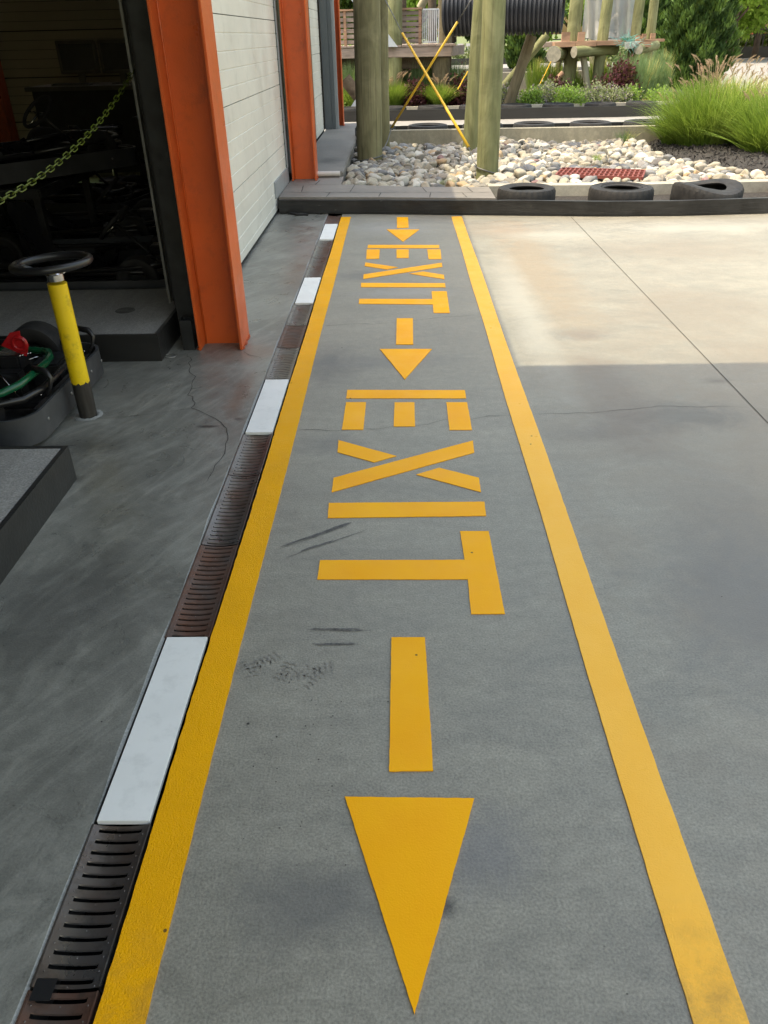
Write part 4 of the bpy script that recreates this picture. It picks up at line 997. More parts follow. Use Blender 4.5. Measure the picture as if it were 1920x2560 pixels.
def post2(label, xa, ya, xb, yb, Y, r, mat, z0=None, z1=None, K=None, ext=None, name='log_post', bow=0, cat='log post', group=GL, rr=None):
    a, b = K(xa, ya, Y), K(xb, yb, Y)
    if z0 is not None: s_ = (z0-a.z)/(b.z-a.z); a = a + (b-a)*s_
    if z1 is not None: s_ = (z1-a.z)/(b.z-a.z); b = a + (b-a)*s_
    return log(name, label, a, b, r, rr or r*.95, mat, group, cat, bow=bow)
post2('broad green log post rising through the deck behind the thick shaded log', 465, 560, 463, 0, 19.2, .20, M_green_log, 0.1, 4.2, K1)
post2('shaded log post under the right end of the deck', 808, 600, 808, 480, 19.3, .20, M_brown_log, .1, 1.08, K1)
post2('shaded log post under the deck beside the broad green post', 470, 600, 470, 500, 19.75, .19, M_brown_log, .1, 1.08, K1)
post2('brown log post rising between the white gate and the black pipe', 838, 320, 838, 0, 20.0, .15, M_brown_log, .1, 4.0, K1)
post2('pale diagonal pole in the gap above the deck rail', 655, 60, 690, 0, 22.0, .09, M_pale_log, None, 3.5, K1, cat='pole')
for i, xx in enumerate((530, 745)):
    post2(['square shaded post left of the foliage gap above the deck', 'square shaded post above the white gate'][i], xx, 60, xx, 0, 21.5, .10, M_beamd, .1, 4.2, K1)
# steel gusset plates and dark brace at far left
def plate(label, K, pts, Y, th=.02, mat=None, name='steel_plate', cat='plate'):
    P = [K(x, y, Y) for x, y in pts]; n = len(P); vs = [tuple(p) for p in P] + [(p.x, p.y+th, p.z) for p in P]
    return tag(MB().add(vs, [tuple(range(n)), tuple(range(2*n-1, n-1, -1))] + [((i+1) % n, i, n+i, n+(i+1) % n) for i in range(n)]).build(name, mat or M_galvl), label, cat)
M_galvl = M('pale_galvanised', (.50, .54, .58), (.42, .46, .50), rough=.45, metal=.2)
plate('pale triangular steel plate on the deck beside the thick log', K1, [(410, 215), (500, 335), (410, 335)], 18.9)
plate('pale steel plate low at the left of the thick log', K1, [(215, 690), (215, 790), (150, 785), (190, 720)], 18.4)
plate('pale steel plate at the top left of the photo above the rail', K1, [(165, 0), (215, 0), (215, 60)], 18.8)
post2('dark diagonal brace between the farthest orange column and the thick log', 120, 560, 225, 700, 18.5, .13, M_beamd, None, None, K1, cat='brace')
# black corrugated pipe
YP = 18.0
pl_ = K1(835, 100, YP); pr_ = K2(230, 60, YP); zc = KE(1000, 100, YP).z; R0 = zc - K1(1400, 252, YP).z
x0, x1 = pl_.x + .0, pr_.x + .0
prof = []; nr = 27; pitch = (x1-x0)/nr
for i in range(nr):
    for (u, dr) in ((0, -.05), (.14, -.045), (.30, 0), (.68, 0), (.84, -.045)): prof.append((R0 + dr, x0 + (i+u)*pitch))
prof.append((R0 - .05, x1)); prof.append((R0 - .01, x1 + .005)); prof.append((R0 - .01, x1 + .05)); prof.append((R0 - .075, x1 + .05))
prof.append((R0 - .075, x0)); prof.append((R0 - .05, x0))
pp = thing('corrugated_pipe', 'big black corrugated crawl pipe resting high across the climbing structure', 'pipe', ((x0+x1)/2, YP + .15, zc)); pp.rotation_euler = (0, 0, radians(-14))
MB().lathe([(r, x - (x0+x1)/2) for r, x in prof], 64, (0, 0, 0), 'X').build('pipe_shell', M_pipe, pp, smooth=True, angle=60)

# right platform
YR = 20.4
rp = thing('rope_platform', 'long plank platform on logs right of the black pipe', 'platform', (0, YR, 0))
def beam(K, xa, xb, yt_a, yb_a, yt_b, Y, th, mat, parent, name='plank'):
    a0, a1, b0 = K(xa, yt_a, Y), K(xa, yb_a, Y), K(xb, yt_b, Y); h = a0.z - a1.z
    vs = []
    for y in (Y, Y+th):
        vs += [(a0.x, y, a0.z-h), (a0.x, y, a0.z), (b0.x, y, b0.z), (b0.x, y, b0.z-h)]
    vs = [(x, y - parent.location.y, z) for x, y, z in vs] if parent else vs
    return MB().add(vs, [(0, 3, 2, 1), (4, 5, 6, 7), (0, 1, 5, 4), (1, 2, 6, 5), (2, 3, 7, 6), (3, 0, 4, 7)]).build(name, mat, parent)
beam(K3, 132, 386, 222, 286, 212, YR, .9, M_plank, rp); beam(K3, 390, 645, 214, 280, 205, YR, .9, M_plank, rp); beam(K3, 649, 945, 206, 262, 200, YR, .9, M_plank, rp); beam(K3, 949, 1310, 201, 262, 222, YR, .9, M_plank, rp)
beam(K3, 0, 130, 226, 286, 220, YR + .3, .9, M_deckw, rp); beam(K3, 1190, 1475, 190, 222, 180, YR + 1.2, .3, M_plank, rp)
for (xa, xb, yt, yb, Y) in ((215, 325, 97, 214, YR+.03), (412, 508, 95, 213, YR+.03), (1120, 1188, 140, 208, YR+.2), (1198, 1255, 118, 182, YR+1.2), (1303, 1368, 112, 182, YR+1.2)):
    a, b = K3(xa, yb, Y), K3(xb, yt, Y); MB().box(a.x, b.x, Y - YR, Y - YR + .09, a.z, b.z, b=.005).build('kick_board', M_plank, rp)
def bearer(label, xa, ya, r, xb, yb, dY, Y=YR+.02):
    a = K3(xa, ya, Y); b = K3(xb, yb, Y + dY); ra = r*.20494/F*Y*1.04
    return log('log_bearer', label, a, b, ra, ra*.93, M_green_log, 'log bearers under the plank platform', 'log bearer')
bearer('biggest round log end under the left of the plank platform', 118, 370, 74, 290, 345, 1.2, YR-.1)
bearer('log bearer with striped slat shadows under the plank platform', 366, 342, 52, 880, 308, .55, YR-.1)
bearer('short log bearer at the right under the plank platform', 1152, 312, 45, 1372, 262, 1.0, YR-.1)
post2('broad leaning log post at the left end of the plank platform', 290, 800, 370, 0, YR+.5, .155, M_green_log, .1, 3.8, K3)
post2('dark thin post left of the broad leaning post', 165, 640, 190, 420, YR+1.4, .07, M_brown_log, .1, 1.25, K3)
post2('leaning log post in the middle of the plank platform', 640, 750, 738, 0, YR+.35, .125, M_green_log, .1, 3.8, K3)
post2('leaning log post right of the middle one', 1035, 700, 1135, 0, YR+.5, .115, M_green_log, .1, 3.6, K3)
post2('farthest right log post of the platform', 1250, 520, 1312, 0, YR+1.6, .11, M_green_log, .1, 3.6, K3)
post2('whitish peeled pole rising behind the plank platform', 600, 600, 578, 0, YR+1.6, .085, M_pale_log, .1, 3.6, K3)
post2('thin pale pole with a bend under the plank platform', 535, 830, 478, 400, YR+.2, .075, M_pale_log, .1, 1.35, K3)
post2('pale brace leaning against the broad left post', 0, 850, 232, 590, YR-.5, .055, M_plank, None, None, K3, cat='brace')
post2('thin diagonal pole behind the plank platform', 640, 160, 900, -120, YR+1.8, .05, M_pale_log, None, None, K3, cat='pole')
post2('dark leaning log right of the green log pair under the pipe', 430, 1350, 715, 490, 18.6, .115, M_brown_log, .1, None, KE, cat='leaning log')
post2('green leaning log rising under the black pipe', 290, 1240, 930, 480, 19.1, .085, M_green_log, None, None, KE, cat='leaning log')
post2('thin yellow guy line slanting down from the biggest log end', 740, 1340, 985, 850, 20.0, .012, M_strap, None, None, KE, cat='guy line', group=None, name='guy_line')
post2('thin yellow guy line glimpsed left of the paired logs', 928, 640, 1000, 510, 16.0, .010, M_strap, None, None, K1, cat='guy line', group=None, name='guy_line')
beam(K2, 775, 850, 735, 745, 735, 17.9, .1, M_plank, None) if False else None
a, b, c, d = K2(775, 735, 18.4), K2(832, 735, 18.4), K2(880, 505, 23.5), K2(838, 505, 23.5)
for v in (a, b, c, d): v.z = max(v.z, .16)
pk = MB().add([a, b, c, d, a-Vector((0, 0, .06)), b-Vector((0, 0, .06)), c-Vector((0, 0, .06)), d-Vector((0, 0, .06))], [(0, 1, 2, 3), (7, 6, 5, 4), (0, 4, 5, 1), (1, 5, 6, 2), (2, 6, 7, 3), (3, 7, 4, 0)]).build('balance_plank', M_plank)
tag(pk, 'pinkish plank sloping up through the grass beside the big conifer', 'plank')
# hanging net
m, N, L, B = new_mat('grey_net'); B.inputs['Base Color'].default_value = (.42, .44, .45, 1); B.inputs['Roughness'].default_value = .9
tr = N.new('ShaderNodeBsdfTransparent'); mx = N.new('ShaderNodeMixShader'); tc = N.new('ShaderNodeTexCoord').outputs['Object']
wv = N.new('ShaderNodeTexNoise'); wv.inputs['Scale'].default_value = 1.5; L.new(tc, wv.inputs['Vector'])
L.new(ramp(N, L, wv.outputs['Fac'], .3, .7, .5, .8), mx.inputs[0]); L.new(tr.outputs[0], mx.inputs[1]); L.new(B.outputs[0], mx.inputs[2])
L.new(mx.outputs[0], [x for x in N if x.type == 'OUTPUT_MATERIAL'][0].inputs[0])
mb = MB(); nx, nz = 60, 16; a, b = K3(455, 190, YR+1.3), K3(1060, 190, YR+1.3); vs = []
for j in range(nz+1):
    for i in range(nx+1):
        u = i/nx; z = a.z + .02*sin(u*15) + (3.4-a.z)*j/nz; vs.append((a.x + (b.x-a.x)*u, YR + 1.3 + .025*sin(u*31 + j*.4) + .03*sin(u*9), z))
mb.add(vs, [(j*(nx+1)+i, j*(nx+1)+i+1, (j+1)*(nx+1)+i+1, (j+1)*(nx+1)+i) for j in range(nz) for i in range(nx)])
tag(mb.build('safety_net', m, smooth=True), 'grey translucent safety net hanging behind the plank platform', 'net')
mb = MB(); M_rope = M('teal_twine', (.12, .38, .34), (.2, .42, .38), rough=.7)
for k in range(70):
    a = K3(1040 + random.gauss(0, 55), 215 + random.gauss(0, 30), YR-.06); d = Vector((random.gauss(0, 1), random.gauss(0, .25), random.gauss(0, .6))).normalized()*random.uniform(.08, .3)
    mb.tube([a, a + d*.5 + Vector((0, 0, random.uniform(-.03, .03))), a + d], .004, 4)
tag(mb.build('frayed_rope', M_rope), 'frayed teal rope bundle hanging over the plank platform edge', 'rope')
mb = MB()
for k in range(7): a = K3(985, 226 + k*12, YR-.08); b = K3(1185 - k*16, 214 + k*13, YR-.08); mb.tube([a, b], .007, 5)
tag(mb.build('cord_tangle', M('white_cord', (.6, .6, .56), rough=.7)), 'white cord tangle wrapped round the frayed rope bundle', 'cord')

# retaining wall and ground behind the island
zw = KE(600, 988, 23).z
g = MB(); g.prism([(1.2, 22.6), (6.0, 22.6), (6.0, 22.85), (1.2, 22.85)], -.1, zw); g.prism([(-4, 22.6), (1.2, 22.6), (1.2, 22.85), (-4, 22.85)], -.1, zw - .02)
tag(g.build('retaining_wall', M_wallc), 'long beige retaining wall behind the planted island', 'wall')
g = MB(); g.prism([(-12, 22.86), (5.4, 22.86), (5.4, 27.5), (-12, 27.5)], -.1, zw - .06); tag(g.build('upper_bed', M_soil), kind='structure')
g = MB(); g.prism([(-40, 27.51), (6.5, 27.51), (9, 60), (-40, 60)], -.1, zw - .08); tag(g.build('upper_track', M_track), kind='structure')
g = MB(); g.prism([(7.6, 21.71), (140, 21.71), (140, 52), (9, 52), (7.6, 26)], -.1, -.002); tag(g.build('side_track_far', M_track), kind='structure')
g = MB(); g.box(-4, 6, 31.5, 31.6, zw-.08, zw + .12); tag(g.build('barrier_board', M_blackp), 'black barrier board far behind the retaining wall', 'barrier')
g = MB(); g.box(8.5, 60, 51.5, 51.7, 0, .55); tag(g.build('barrier_board', M_blackp), 'black barrier board along the far edge of the pale side track', 'barrier')
sheet('verge', -60, 160, 52.0, 62, .0, M_lawn); sheet('road', -60, 200, 66, 74, -.0, M_asph); 
M_dry = M('dry_verge_grass', (.42, .33, .13), (.36, .30, .14), scale=1, rough=.9)
sheet('dry_verge', -60, 200, 74, 84, .01, M_dry); sheet('parking_lot', -60, 260, 84, 160, .02, M_asph)

# ------------------------------------------------------------------ vegetation
def unit(v): return v/np.linalg.norm(v, axis=-1, keepdims=True)
def blades(n, h, spread, lean, wd, seed, seg=5, droop=.6, hvar=.35):
    r = np.random.default_rng(seed); a = r.uniform(0, 2*pi, n); rad = spread*np.sqrt(r.uniform(0, 1, n))
    base = np.stack([rad*np.cos(a), rad*np.sin(a), np.zeros(n)], 1); a2 = a + r.normal(0, .6, n)
    out = np.stack([np.cos(a2), np.sin(a2), np.zeros(n)], 1); H = h*(1 - hvar*r.uniform(0, 1, n)); ln = lean*(.25 + r.uniform(0, 1, n))*(rad/spread*.7 + .3)
    side = np.stack([-np.sin(a2), np.cos(a2), r.normal(0, .3, n)], 1); quads = []
    def P(t): return base + out*(ln*h*(t**1.35))[:, None] + np.stack([np.zeros(n), np.zeros(n), H*(t - droop*np.maximum(ln, 0)*t**3*.5)], 1)
    T = np.linspace(0, 1, seg+1)
    for i in range(seg):
        p, q = P(T[i]*np.ones(n)), P(T[i+1]*np.ones(n)); w0, w1 = wd*(1 - T[i]**2*.9), wd*(1 - T[i+1]**2*.95)
        quads.append(np.stack([p - side*w0, p + side*w0, q + side*w1, q - side*w1], 1))
    return np.concatenate(quads), P, r
M_fg = leafmat('fountain_grass', (.14, .24, .03), (.24, .34, .06), 9); M_fg3 = leafmat('young_blades', (.30, .42, .08), (.36, .44, .12), 9); M_fg2 = leafmat('straw_blades', (.50, .42, .16), (.38, .35, .11), 9)
M_plume = leafmat('pink_plume', (.42, .27, .21), (.48, .35, .26), 5, .4); M_tall = leafmat('blue_green_blades', (.11, .19, .08), (.24, .33, .16), 9)
M_purple = leafmat('purple_leaves', (.085, .02, .03), (.05, .015, .02), 6, .15); M_sage = leafmat('grey_green_leaves', (.24, .29, .14), (.32, .34, .22), 5)
M_lime = leafmat('bright_leaves', (.24, .38, .07), (.18, .30, .05), 4); M_lav = leafmat('lavender_flowers', (.32, .26, .34), (.25, .2, .28), 8)
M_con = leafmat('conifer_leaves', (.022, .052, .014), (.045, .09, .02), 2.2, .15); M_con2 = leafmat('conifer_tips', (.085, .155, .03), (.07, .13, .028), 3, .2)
M_tree = leafmat('tree_leaves', (.18, .31, .04), (.26, .41, .06), .5, .4); M_treed = leafmat('dark_tree_leaves', (.04, .085, .02), (.06, .12, .025), .5, .25)
M_bark = M('bark', (.10, .075, .055), (.06, .045, .035), scale=9, rough=.95, bs=.6, st=(1, 1, .3))
def plumes(n, P, r, tall, parent, mat, h, bend=.35):
    V = []; idx = r.integers(0, 10**6, n)
    pts = []
    for k in range(n):
        a = r.uniform(0, 2*pi); rr_ = r.uniform(.05, .6)*h*1.0; c = np.array([rr_*cos(a), rr_*sin(a), h*r.uniform(.72, 1.02)])
        d = unit(np.array([cos(a)*r.uniform(.1, .9), sin(a)*r.uniform(.1, .9), 1.0])); Ln = r.uniform(.09, .14)*tall
        base = np.array([c[0]*.45, c[1]*.45, h*.4]); s_ = np.array([-sin(a), cos(a), 0])*.0018
        V.append([base - s_, base + s_, c + s_, c - s_])
        for j in range(26):
            t = j/25; q = c + d*Ln*t + np.array([cos(a), sin(a), -.35])*bend*Ln*t*t; w_ = .017*tall*(sin(pi*min(1, t*.92 + .08))**.6)
            for m_ in range(3):
                e = unit(r.normal(size=3)); e2 = unit(d*1.3 + e); u = unit(np.cross(e2, r.normal(size=3)))*.0022*tall; V.append([q - u, q + u, q + e2*w_*1.6 + u*.3, q + e2*w_*1.6 - u*.3])
    return np_mesh('plumes', np.array(V), 4, mat, parent)
def grass(label, loc, h, spread, n, lean=.75, pl_=0, seed=1, wd=.0028, mat=None, straw=.2, cat='ornamental grass', group=None, name='fountain_grass', tall=1, droop=.6, hvar=.35):
    t = thing(name, label, cat, loc, group=group)
    Q, P, r = blades(n, h, spread, lean, wd, seed, droop=droop, hvar=hvar)
    rm_ = np.random.default_rng(seed).uniform(0, 1, n); mid = np.tile(np.where(rm_ < straw, 1, np.where(rm_ > .72, 2, 0)), 5)
    np_mesh('blades', Q, 4, None, t, mats=[mat or M_fg, M_fg2, mat or M_fg3], midx=mid)
    if pl_: plumes(pl_, P, r, tall, t, M_plume, h)
    return t
GG = 'fountain grasses on the mulch mound'
for lab, x, y, h, sp, n, pl_, sd_ in [('fountain grass clump at the left end of the mound', 3.95, 12.25, .62, .18, 900, 16, 22), ('big fountain grass with pink plumes in the centre of the mound', 4.25, 11.9, 1.0, .36, 2500, 44, 21),
        ('fountain grass clump right of the centre of the mound', 4.65, 11.8, 1.0, .34, 2300, 30, 23), ('fountain grass cut by the right edge of the photo', 4.72, 10.8, .86, .30, 2300, 40, 24),
        ('fountain grass behind the others with plumes against the pale track', 5.3, 12.2, .9, .26, 1200, 16, 25), ('fountain grass at the back of the mound', 4.5, 12.4, .95, .26, 1300, 22, 26)]:
    grass(lab, (x, y, .10), h, sp, n, .78, pl_, sd_, group=GG, wd=.0052, straw=.18, hvar=.6)
grass('tiny green weed growing out of the sunlit rocks', (2.42, 10.35, .12), .13, .02, 60, .8, 0, 27, mat=M_lime, cat='weed', name='weed')
grass('thin weedy tuft against the curb wall near the mound', (3.28, 12.45, .05), .28, .07, 160, .7, 0, 28, mat=M_tall, cat='weed', name='weed')
grass('dry weed tuft at the edge of the shaded rocks', (.52, 9.0, .08), .12, .05, 120, 1.2, 0, 29, mat=M_sage, cat='weed', name='weed')
# island plants
def bush(label, loc, rx, ry, h, n, leaf, mats, split, seed, name='shrub', cat='shrub', group=None, spiky=0, up=0.0):
    t = thing(name, label, cat, loc, group=group); r = np.random.default_rng(seed)
    nc = 26; C = unit(r.normal(size=(nc, 3)))*np.array([rx, ry, h])*r.uniform(.3, .9, (nc, 1)); C[:, 2] = np.abs(C[:, 2])
    c = C[r.integers(0, nc, n)]; p = c + r.normal(size=(n, 3))*np.array([rx, ry, h])*.20; p[:, 2] = np.abs(p[:, 2])
    d = unit(r.normal(size=(n, 3)) + np.array([0, 0, up]) + p/np.array([rx, ry, h])*.6); s_ = unit(np.cross(d, r.normal(size=(n, 3)))); L_ = leaf*r.uniform(.6, 1.3, (n, 1)); w_ = L_*(.12 if spiky else .32)
    V = np.stack([p, p + d*L_*.5 + s_*w_, p + d*L_, p + d*L_*.5 - s_*w_], 1)
    m_i = (r.uniform(0, 1, n) < split).astype(int)
    np_mesh('foliage', V, 4, None, t, mats=mats, midx=m_i)
    st = MB()
    for k in range(9): q = C[k]; st.tube([(q[0]*.1, q[1]*.1, -.02), (q[0]*.6, q[1]*.6, q[2]*.6), tuple(q)], .006, 5)
    st.build('stem', M_bark, t); return t
def gx(x, y, Y, K=K1): return K(x, y, Y).x
GI = 'grasses in the planted island'; z_ = .15
for i, (px, Y, h, n, md, pl_) in enumerate([(470, 19.0, .62, 1500, 0, 22), (540, 19.9, 1.0, 1400, 1, 0), (640, 19.6, 1.05, 1700, 1, 0), (740, 19.2, .55, 1500, 0, 0), (800, 18.9, .52, 1500, 0, 14), (690, 20.4, 1.0, 1200, 1, 0), (905, 19.9, .95, 900, 1, 0), (160, 19.2, 1.0, 1400, 1, 0), (190, 18.9, .55, 900, 0, 0)]):
    lab = ['feathery fountain grass right behind the thick log', 'tall blue green grass left under the deck', 'tall blue green grass in the middle under the deck', 'low bright fountain grass right of the sleeve crossing', 'low bright fountain grass before the right deck post', 'tall blue green grass deep under the deck', 'tall grass right of the deck post', 'tall grass left of the thick log', 'low grass left of the thick log'][i]
    grass(lab, (gx(px, 700, Y), Y, z_), h, .13 if md == 0 else .22, n, .8 if md == 0 else .28, pl_, 40+i, wd=.004, mat=M_tall if md else M_fg, straw=.1, group=GI, name='tall_grass' if md else 'fountain_grass', tall=1.3)
for i, (px, py, Y, h, n) in enumerate([(480, 600, 21.6, .9, 700), (60, 600, 21.4, .9, 700), (130, 640, 21.7, .8, 600), (250, 600, 21.9, .85, 700), (330, 600, 21.0, .6, 500), (640, 600, 20.2, .95, 1000), (755, 650, 19.4, 1.0, 650), (800, 650, 19.9, .95, 500), (700, 620, 21.9, 1.1, 900), (900, 600, 20.3, .8, 1200), (910, 430, 23.5, 1.0, 1000)]):
    lab = ['tall thin grass before the retaining wall, middle clump', 'tall thin grass before the retaining wall, left clump', 'tall thin grass before the retaining wall, second clump', 'tall thin grass between the leaning logs and the wall', 'thin grass behind the pale brace', 'tall grass between the middle platform posts', 'big blue green grass left of the pinkish plank', 'blue green grass touching the pinkish plank', 'tall grass behind the middle platform post', 'grass between the pinkish plank and the conifer', 'grass far behind beside the conifer'][i]
    grass(lab, (gx(px, py, Y, K2), Y, z_), h, .20, int(n*.55), .26, 0, 60+i, wd=.0085, mat=M_tall if i > 4 else M_fg, straw=.35 if i < 5 else .08, group=GI, name='tall_grass')
GS = 'low shrubs in the planted island'
for i, (K, px, Y, rx, h, n, ty) in enumerate([(K1, 625, 18.95, .30, .48, 1500, 0), (K1, 930, 19.1, .28, .62, 1600, 0), (K2, 190, 19.6, .35, .42, 1500, 0), (K2, 580, 19.3, .50, .78, 3800, 0), (K2, 280, 18.75, .42, .36, 2600, 1), (K2, 430, 18.9, .35, .36, 2200, 2), (K2, 530, 18.8, .35, .36, 2200, 2), (K2, 640, 18.8, .32, .34, 2000, 2), (K2, 80, 19.0, .34, .36, 2200, 2), (K2, 20, 18.8, .3, .3, 1800, 1), (K1, 1270, 18.9, .3, .35, 1800, 2), (K2, 700, 18.8, .25, .3, 1500, 1), (K1, 170, 20.3, .4, 1.1, 2500, 1), (K2, 130, 19.2, .34, .42, 1800, 2), (K1, 150, 19.0, .35, .35, 1500, 1)]):
    lab = ['purple leaved shrub under the sleeve crossing', 'purple leaved shrub left of the paired logs', 'purple leaved plant at the foot of the broad leaning post', 'large round purple shrub before the plank platform', 'bright green low mound before the pale brace', 'grey green low mound left of the round purple shrub', 'grey green low mound right before the round purple shrub', 'grey green mound at the right of the round purple shrub', 'grey green mound at the foot of the pale brace', 'bright low mound right of the nearest sunlit log', 'greyish mound touching the nearest sunlit log', 'bright green mound beside the pinkish plank foot', 'tall bright shrub left of the thick log', 'mauve grey mound between the leaning posts', 'low green mound left of the thick log'][i]
    ms = {0: [M_purple, M_purple], 1: [M_lime, M_sage], 2: [M_sage, M_lav]}[ty]
    bush(lab, (gx(px, 700, Y, K), Y, z_), rx, rx*.8, h, n, .07 if ty == 0 else .05, ms, .12 if ty != 2 else .22, 80+i, group=GS, up=.8)
bush('grey green seedling shrub in front of the conifer foot', (gx(880, 700, 18.9, K2), 18.9, z_), .3, .3, .3, 1500, .06, [M_lime, M_sage], .3, 99, up=.6)

def conifer(label, x, y, z, h, R, n, seed, pw=.9, leaf=.16, group='columnar conifers beyond the track'):
    t = thing('conifer', label, 'conifer', (x, y, z), group=group); r = np.random.default_rng(seed)
    MB().tube([(0, 0, -.1), (0, 0, h*.5), (0, 0, h*.9)], [R*.12, R*.07, .01], 8).build('trunk', M_bark, t, smooth=True)
    tt = r.uniform(0, 1, n)**1.25; a = r.uniform(0, 2*pi, n)
    prof = R*np.minimum(1, (.62 + tt*2.2))*np.maximum(0, 1 - tt**2.0)**pw
    lump = 1 + .13*np.sin(a*5 + tt*23 + seed) + .10*np.sin(a*9 - tt*41) + .05*np.sin(a*17 + tt*67)
    rad = prof*lump*(1 - np.abs(r.normal(0, .13, n))); out = np.stack([np.cos(a), np.sin(a), np.zeros(n)], 1)
    p = out*rad[:, None] + np.stack([np.zeros(n), np.zeros(n), tt*h*.97], 1)
    d = unit(out*.45 + np.array([0, 0, 1.0]) + r.normal(0, .28, (n, 3))); s_ = unit(np.cross(d, out + r.normal(0, .7, (n, 3)))); L_ = leaf*r.uniform(.6, 1.6, (n, 1)); w_ = L_*.17
    V = np.stack([p, p + d*L_*.4 + s_*w_, p + d*L_, p + d*L_*.4 - s_*w_], 1)
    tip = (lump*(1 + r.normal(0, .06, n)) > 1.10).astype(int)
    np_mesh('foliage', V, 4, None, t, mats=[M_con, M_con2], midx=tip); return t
xc = K2(1130, 560, 24.5).x
conifer('big dense conifer rising behind the plumed grasses', xc, 24.5, .05, 4.6, .94, 32000, 5, leaf=.12, pw=1.15)
conifer('small conifer seen under the black pipe', KE(600, 900, 25.5).x, 25.5, zw-.05, 1.7, .52, 7000, 6, leaf=.12)
conifer('pointed conifer between the platform and the big conifer', K2(945, 200, 36).x, 36, 0, 3.8, .75, 7000, 7, leaf=.2)
conifer('pointed conifer just left of the big conifer', K2(1000, 200, 34).x, 34, 0, 3.6, .6, 6000, 8, leaf=.2)
conifer('dark conifer behind the safety net right end', K2(810, 200, 34).x, 34, 0, 3.9, .8, 7000, 9, leaf=.2)
def tree(label, x, y, h, rx, seed, n=9000, leaf=.35, mats=None, trunk=.18, lo=.28, group='leafy trees beyond the fence', split=.5):
    t = thing('leafy_tree', label, 'tree', (x, y, 0), group=group); r = np.random.default_rng(seed)
    nc = 34; C = unit(r.normal(size=(nc, 3)))*r.uniform(.35, 1, (nc, 1))*np.array([rx, rx, h*(1-lo)*.5]); C[:, 2] += h*(lo + (1-lo)*.5)
    sz = r.uniform(.16, .34, nc)*rx
    k = r.integers(0, nc, n); off_ = unit(r.normal(size=(n, 3)))*(r.uniform(0, 1, (n, 1))**.4)*sz[k][:, None]*np.array([1, 1, .7]); p = C[k] + off_
    d = unit(r.normal(size=(n, 3)) + np.array([0, 0, .2])); s_ = unit(np.cross(d, r.normal(size=(n, 3)))); L_ = leaf*r.uniform(.5, 1.2, (n, 1)); w_ = L_*.3
    V = np.stack([p, p + d*L_*.5 + s_*w_, p + d*L_, p + d*L_*.5 - s_*w_], 1)
    np_mesh('crown', V, 4, None, t, mats=mats or [M_tree, M_treed], midx=(r.uniform(0, 1, nc) < split).astype(int)[k])
    tb = MB(); tb.tube([(0, 0, -.1), (.05, 0, h*lo), (0, .05, h*.6)], [trunk, trunk*.8, trunk*.3], 10)
    for q in C[:10]: tb.tube([(0, 0, h*(lo*.8 + .1)), tuple((q + np.array([0, 0, h*lo]))*.5), tuple(q)], [trunk*.4, trunk*.25, .02], 6)
    tb.build('trunk', M_bark, t, smooth=True); return t
spots = [(K2(1420, 200, 46).x, 46, 7, 3.0, 'bright green tree right of the big conifer', .1, 1.5), (K2(1610, 150, 50).x, 50, 8.5, 3.6, 'darker tree at the right edge beyond the fence', .75, 1.5),
         (K2(1300, 150, 58).x, 58, 9, 4.0, 'tall green tree behind the big conifer', .3, 1), (K2(1500, 150, 66).x, 66, 10, 4.5, 'tree deep behind the bright green one', .5, 1),
         (K2(740, 150, 60).x, 60, 7, 3.5, 'tree behind the right part of the safety net', .6, 1), (K2(300, 150, 60).x, 60, 6, 3.4, 'tree behind the broad leaning post', .5, 1),
         (K1(640, 50, 40).x, 40, 7.5, 2.6, 'bright leafy tree in the gap above the deck rail', .15, 1), (K1(500, 50, 46).x, 46, 8, 3.2, 'tree behind the broad green post', .4, 1), (K1(900, 50, 48).x, 48, 7, 3.0, 'tree behind the black pipe left end', .4, 1), (K1(150, 50, 44).x, 44, 7, 3.2, 'tree behind the left rail panel', .7, 1),
         (K1(1350, 200, 44).x, 44, 3.2, 2.4, 'low tree seen under the black pipe', .4, 1), (K2(1000, 60, 95).x, 95, 7.5, 4.5, 'distant tree top above the grey roof', .3, 1), (K2(880, 60, 100).x, 100, 7.5, 4.5, 'distant tree left above the grey roof', .6, 1),
         (K2(1800, 150, 56).x, 56, 8, 4, 'tree outside beyond the right edge', .5, 1), (K2(2100, 150, 50).x, 50, 8, 4, 'tree farther outside beyond the right edge', .5, 1)]
for i, (x, y, h, rx, lab, sp, k_) in enumerate(spots): tree(lab, x, y, h, rx, 200+i, n=int(13000*k_), leaf=.30 if y < 55 else .45, split=sp, lo=.2 if y > 50 else .17, mats=[M_tree, M_treed])
# hedge beyond side track
for i in range(13):
    px = 1340 + i*45; bush(['yellow green hedge bush by the dark fence', 'dull green hedge bush by the dark fence', 'reddish flecked hedge bush by the dark fence'][i % 3], (K2(px, 300, 53.5).x, 53.5, 0), 1.1, .8, .95 + .25*random.random(), 1300, .24, [M_lime if i % 3 != 1 else M_sage, M_fg2 if i % 3 == 0 else M_treed], .3, 300+i, group='hedge bushes along the fence', name='hedge_bush', cat='bush')
for i in range(9): bush(['leftmost','second','third','fourth','fifth','sixth','seventh','eighth','rightmost'][i] + ' low bush seen under the pipe behind the upper track', (K1(1280, 300, 33).x - 1.0 + i*1.0 - 2, 33, zw-.08), .7, .5, .5, 900, .16, [M_sage, M_treed], .3, 330+i, group='bushes behind the upper track', name='hedge_bush', cat='bush')
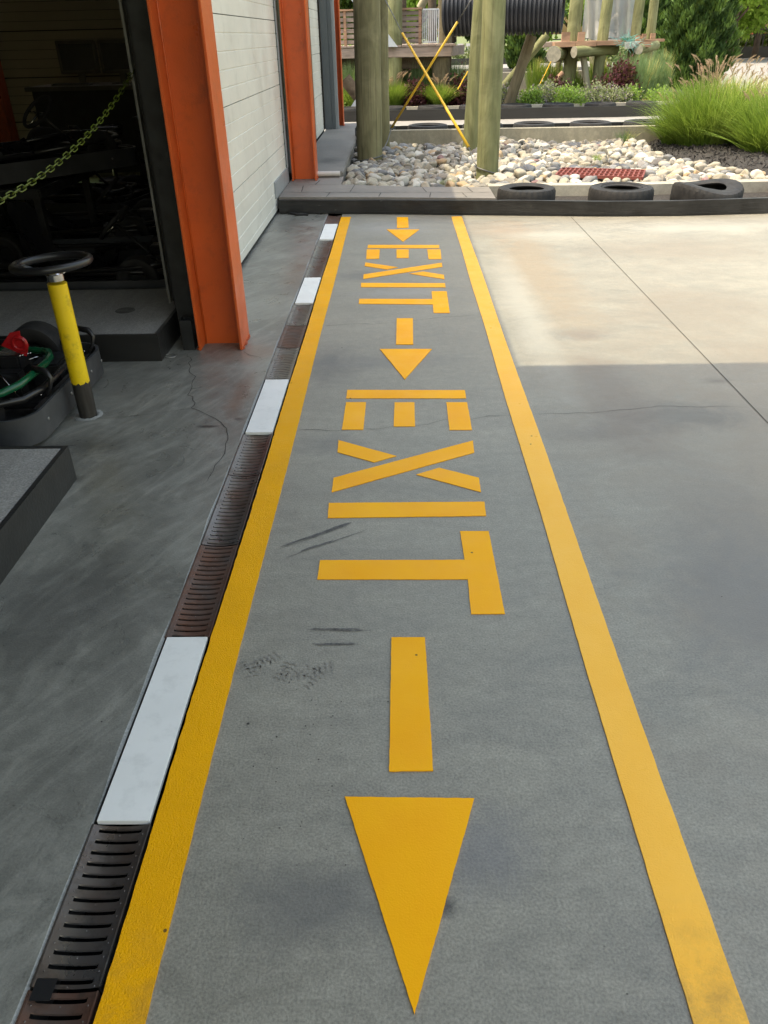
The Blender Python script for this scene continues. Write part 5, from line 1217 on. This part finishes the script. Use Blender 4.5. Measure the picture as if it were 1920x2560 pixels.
# dark fence
fz = K2(1500, 238, 52.6).z; fn = thing('metal_fence', 'dark thin railed fence in front of the leafy trees', 'fence', (16, 52.6, 0))
MB().box(-10, 30, -.03, .03, fz-.06, fz).build('top_rail', M_dkmet, fn)
for i in range(18): x = K2(880 + i*57, 300, 52.6).x - 16; MB().box(x-.04, x+.04, -.04, .04, 0, fz-.06).build('fence_post', M_dkmet, fn)
MB().box(-10, 30, -.02, .02, .25, .30).build('bottom_rail', M_dkmet, fn)
# brown pillar with an orange foot
t = thing('pillar', 'dark brown pillar with orange foot behind the big conifer edge', 'pillar', (K2(1380, 300, 49).x, 49, 0)); zo = K2(1380, 308, 49).z
MB().lathe([(.36, 0), (.36, zo)], 20).build('orange_foot', M_orange, t, smooth=True); MB().lathe([(.40, zo), (.44, K2(1380, 200, 49).z), (.2, K2(1380, 200, 49).z + .2)], 20).build('shaft', M_bark, t, smooth=True)
# house with grey roof
xh = K2(950, 80, 105).x; zr = K2(950, 62, 105).z; ze = K2(950, 108, 105).z
t = thing('house', 'distant house with a grey roof between the conifers', 'house', (xh, 105, 0)); wv_ = 7
MB().box(-wv_, wv_, 0, 8, 0, ze).build('wall', M('house_siding', (.5, .48, .44), rough=.8), t)
MB().add([(-wv_-.5, -.6, ze), (wv_+.5, -.6, ze), (wv_-2, 4, zr), (-wv_+2, 4, zr), (-wv_-.5, 8.6, ze), (wv_+.5, 8.6, ze)], [(0, 1, 2, 3), (5, 4, 3, 2), (1, 5, 2), (4, 0, 3), (0, 4, 5, 1)]).build('roof', M('roof_shingle', (.25, .25, .26), (.2, .2, .21), scale=3, rough=.9), t)
for x in (-4, -1, 2): f = MB().box(x, x+1.2, -.05, 0, ze-1.9, ze-.6).build('window', M_lgrey, t); MB().box(x+.1, x+1.1, -.06, -.051, ze-1.8, ze-.7).build('pane', M_scr, f)
# parked cars far away
def car(label, x, y, col, rz):
    t = thing('parked_car', label, 'car', (x, y, .03), rz, 'cars parked on the far lot'); cm = M('car_paint', col, col, rough=.3)
    sec = [(-2.2, .45, .75), (-2.1, .3, .95), (-1.2, .25, 1.0), (.8, .25, 1.0), (2.0, .3, .85), (2.25, .4, .65)]
    poly = [(-2.2, .35), (-2.2, .85), (-1.9, .98), (-1.2, 1.0), (1.0, 1.0), (2.0, .85), (2.25, .6), (2.2, .3)]
    def ext(pl2, w_): n = len(pl2); vs = [(a, -w_, b) for a, b in pl2] + [(a, w_, b) for a, b in pl2]; return vs, [tuple(range(n)), tuple(range(2*n-1, n-1, -1))] + [((i+1) % n, i, n+i, n+(i+1) % n) for i in range(n)]
    MB().add(*ext(poly, .88)).build('body', cm, t); MB().add(*ext([(-1.7, 1.0), (-1.2, 1.45), (.2, 1.45), (.95, 1.0)], .76)).build('cabin', M_scr, t)
    for a in (-1.35, 1.4):
        for s_ in (-.82, .82): MB().lathe(tyre_prof(.32, .11, .18), 20, (a, s_, .32), 'Y', closed=True).build('wheel', M_rub, t, smooth=True)
car('white car parked beyond the fence near the brown pillar', K2(1440, 235, 100).x, 100, (.7, .7, .7), .2)
car('dark car parked beyond the fence at the right edge', K2(1640, 235, 100).x, 100, (.05, .05, .06), .1)
car('red car parked beyond the fence between the others', K2(1545, 240, 98).x, 98, (.35, .08, .05), -.1)
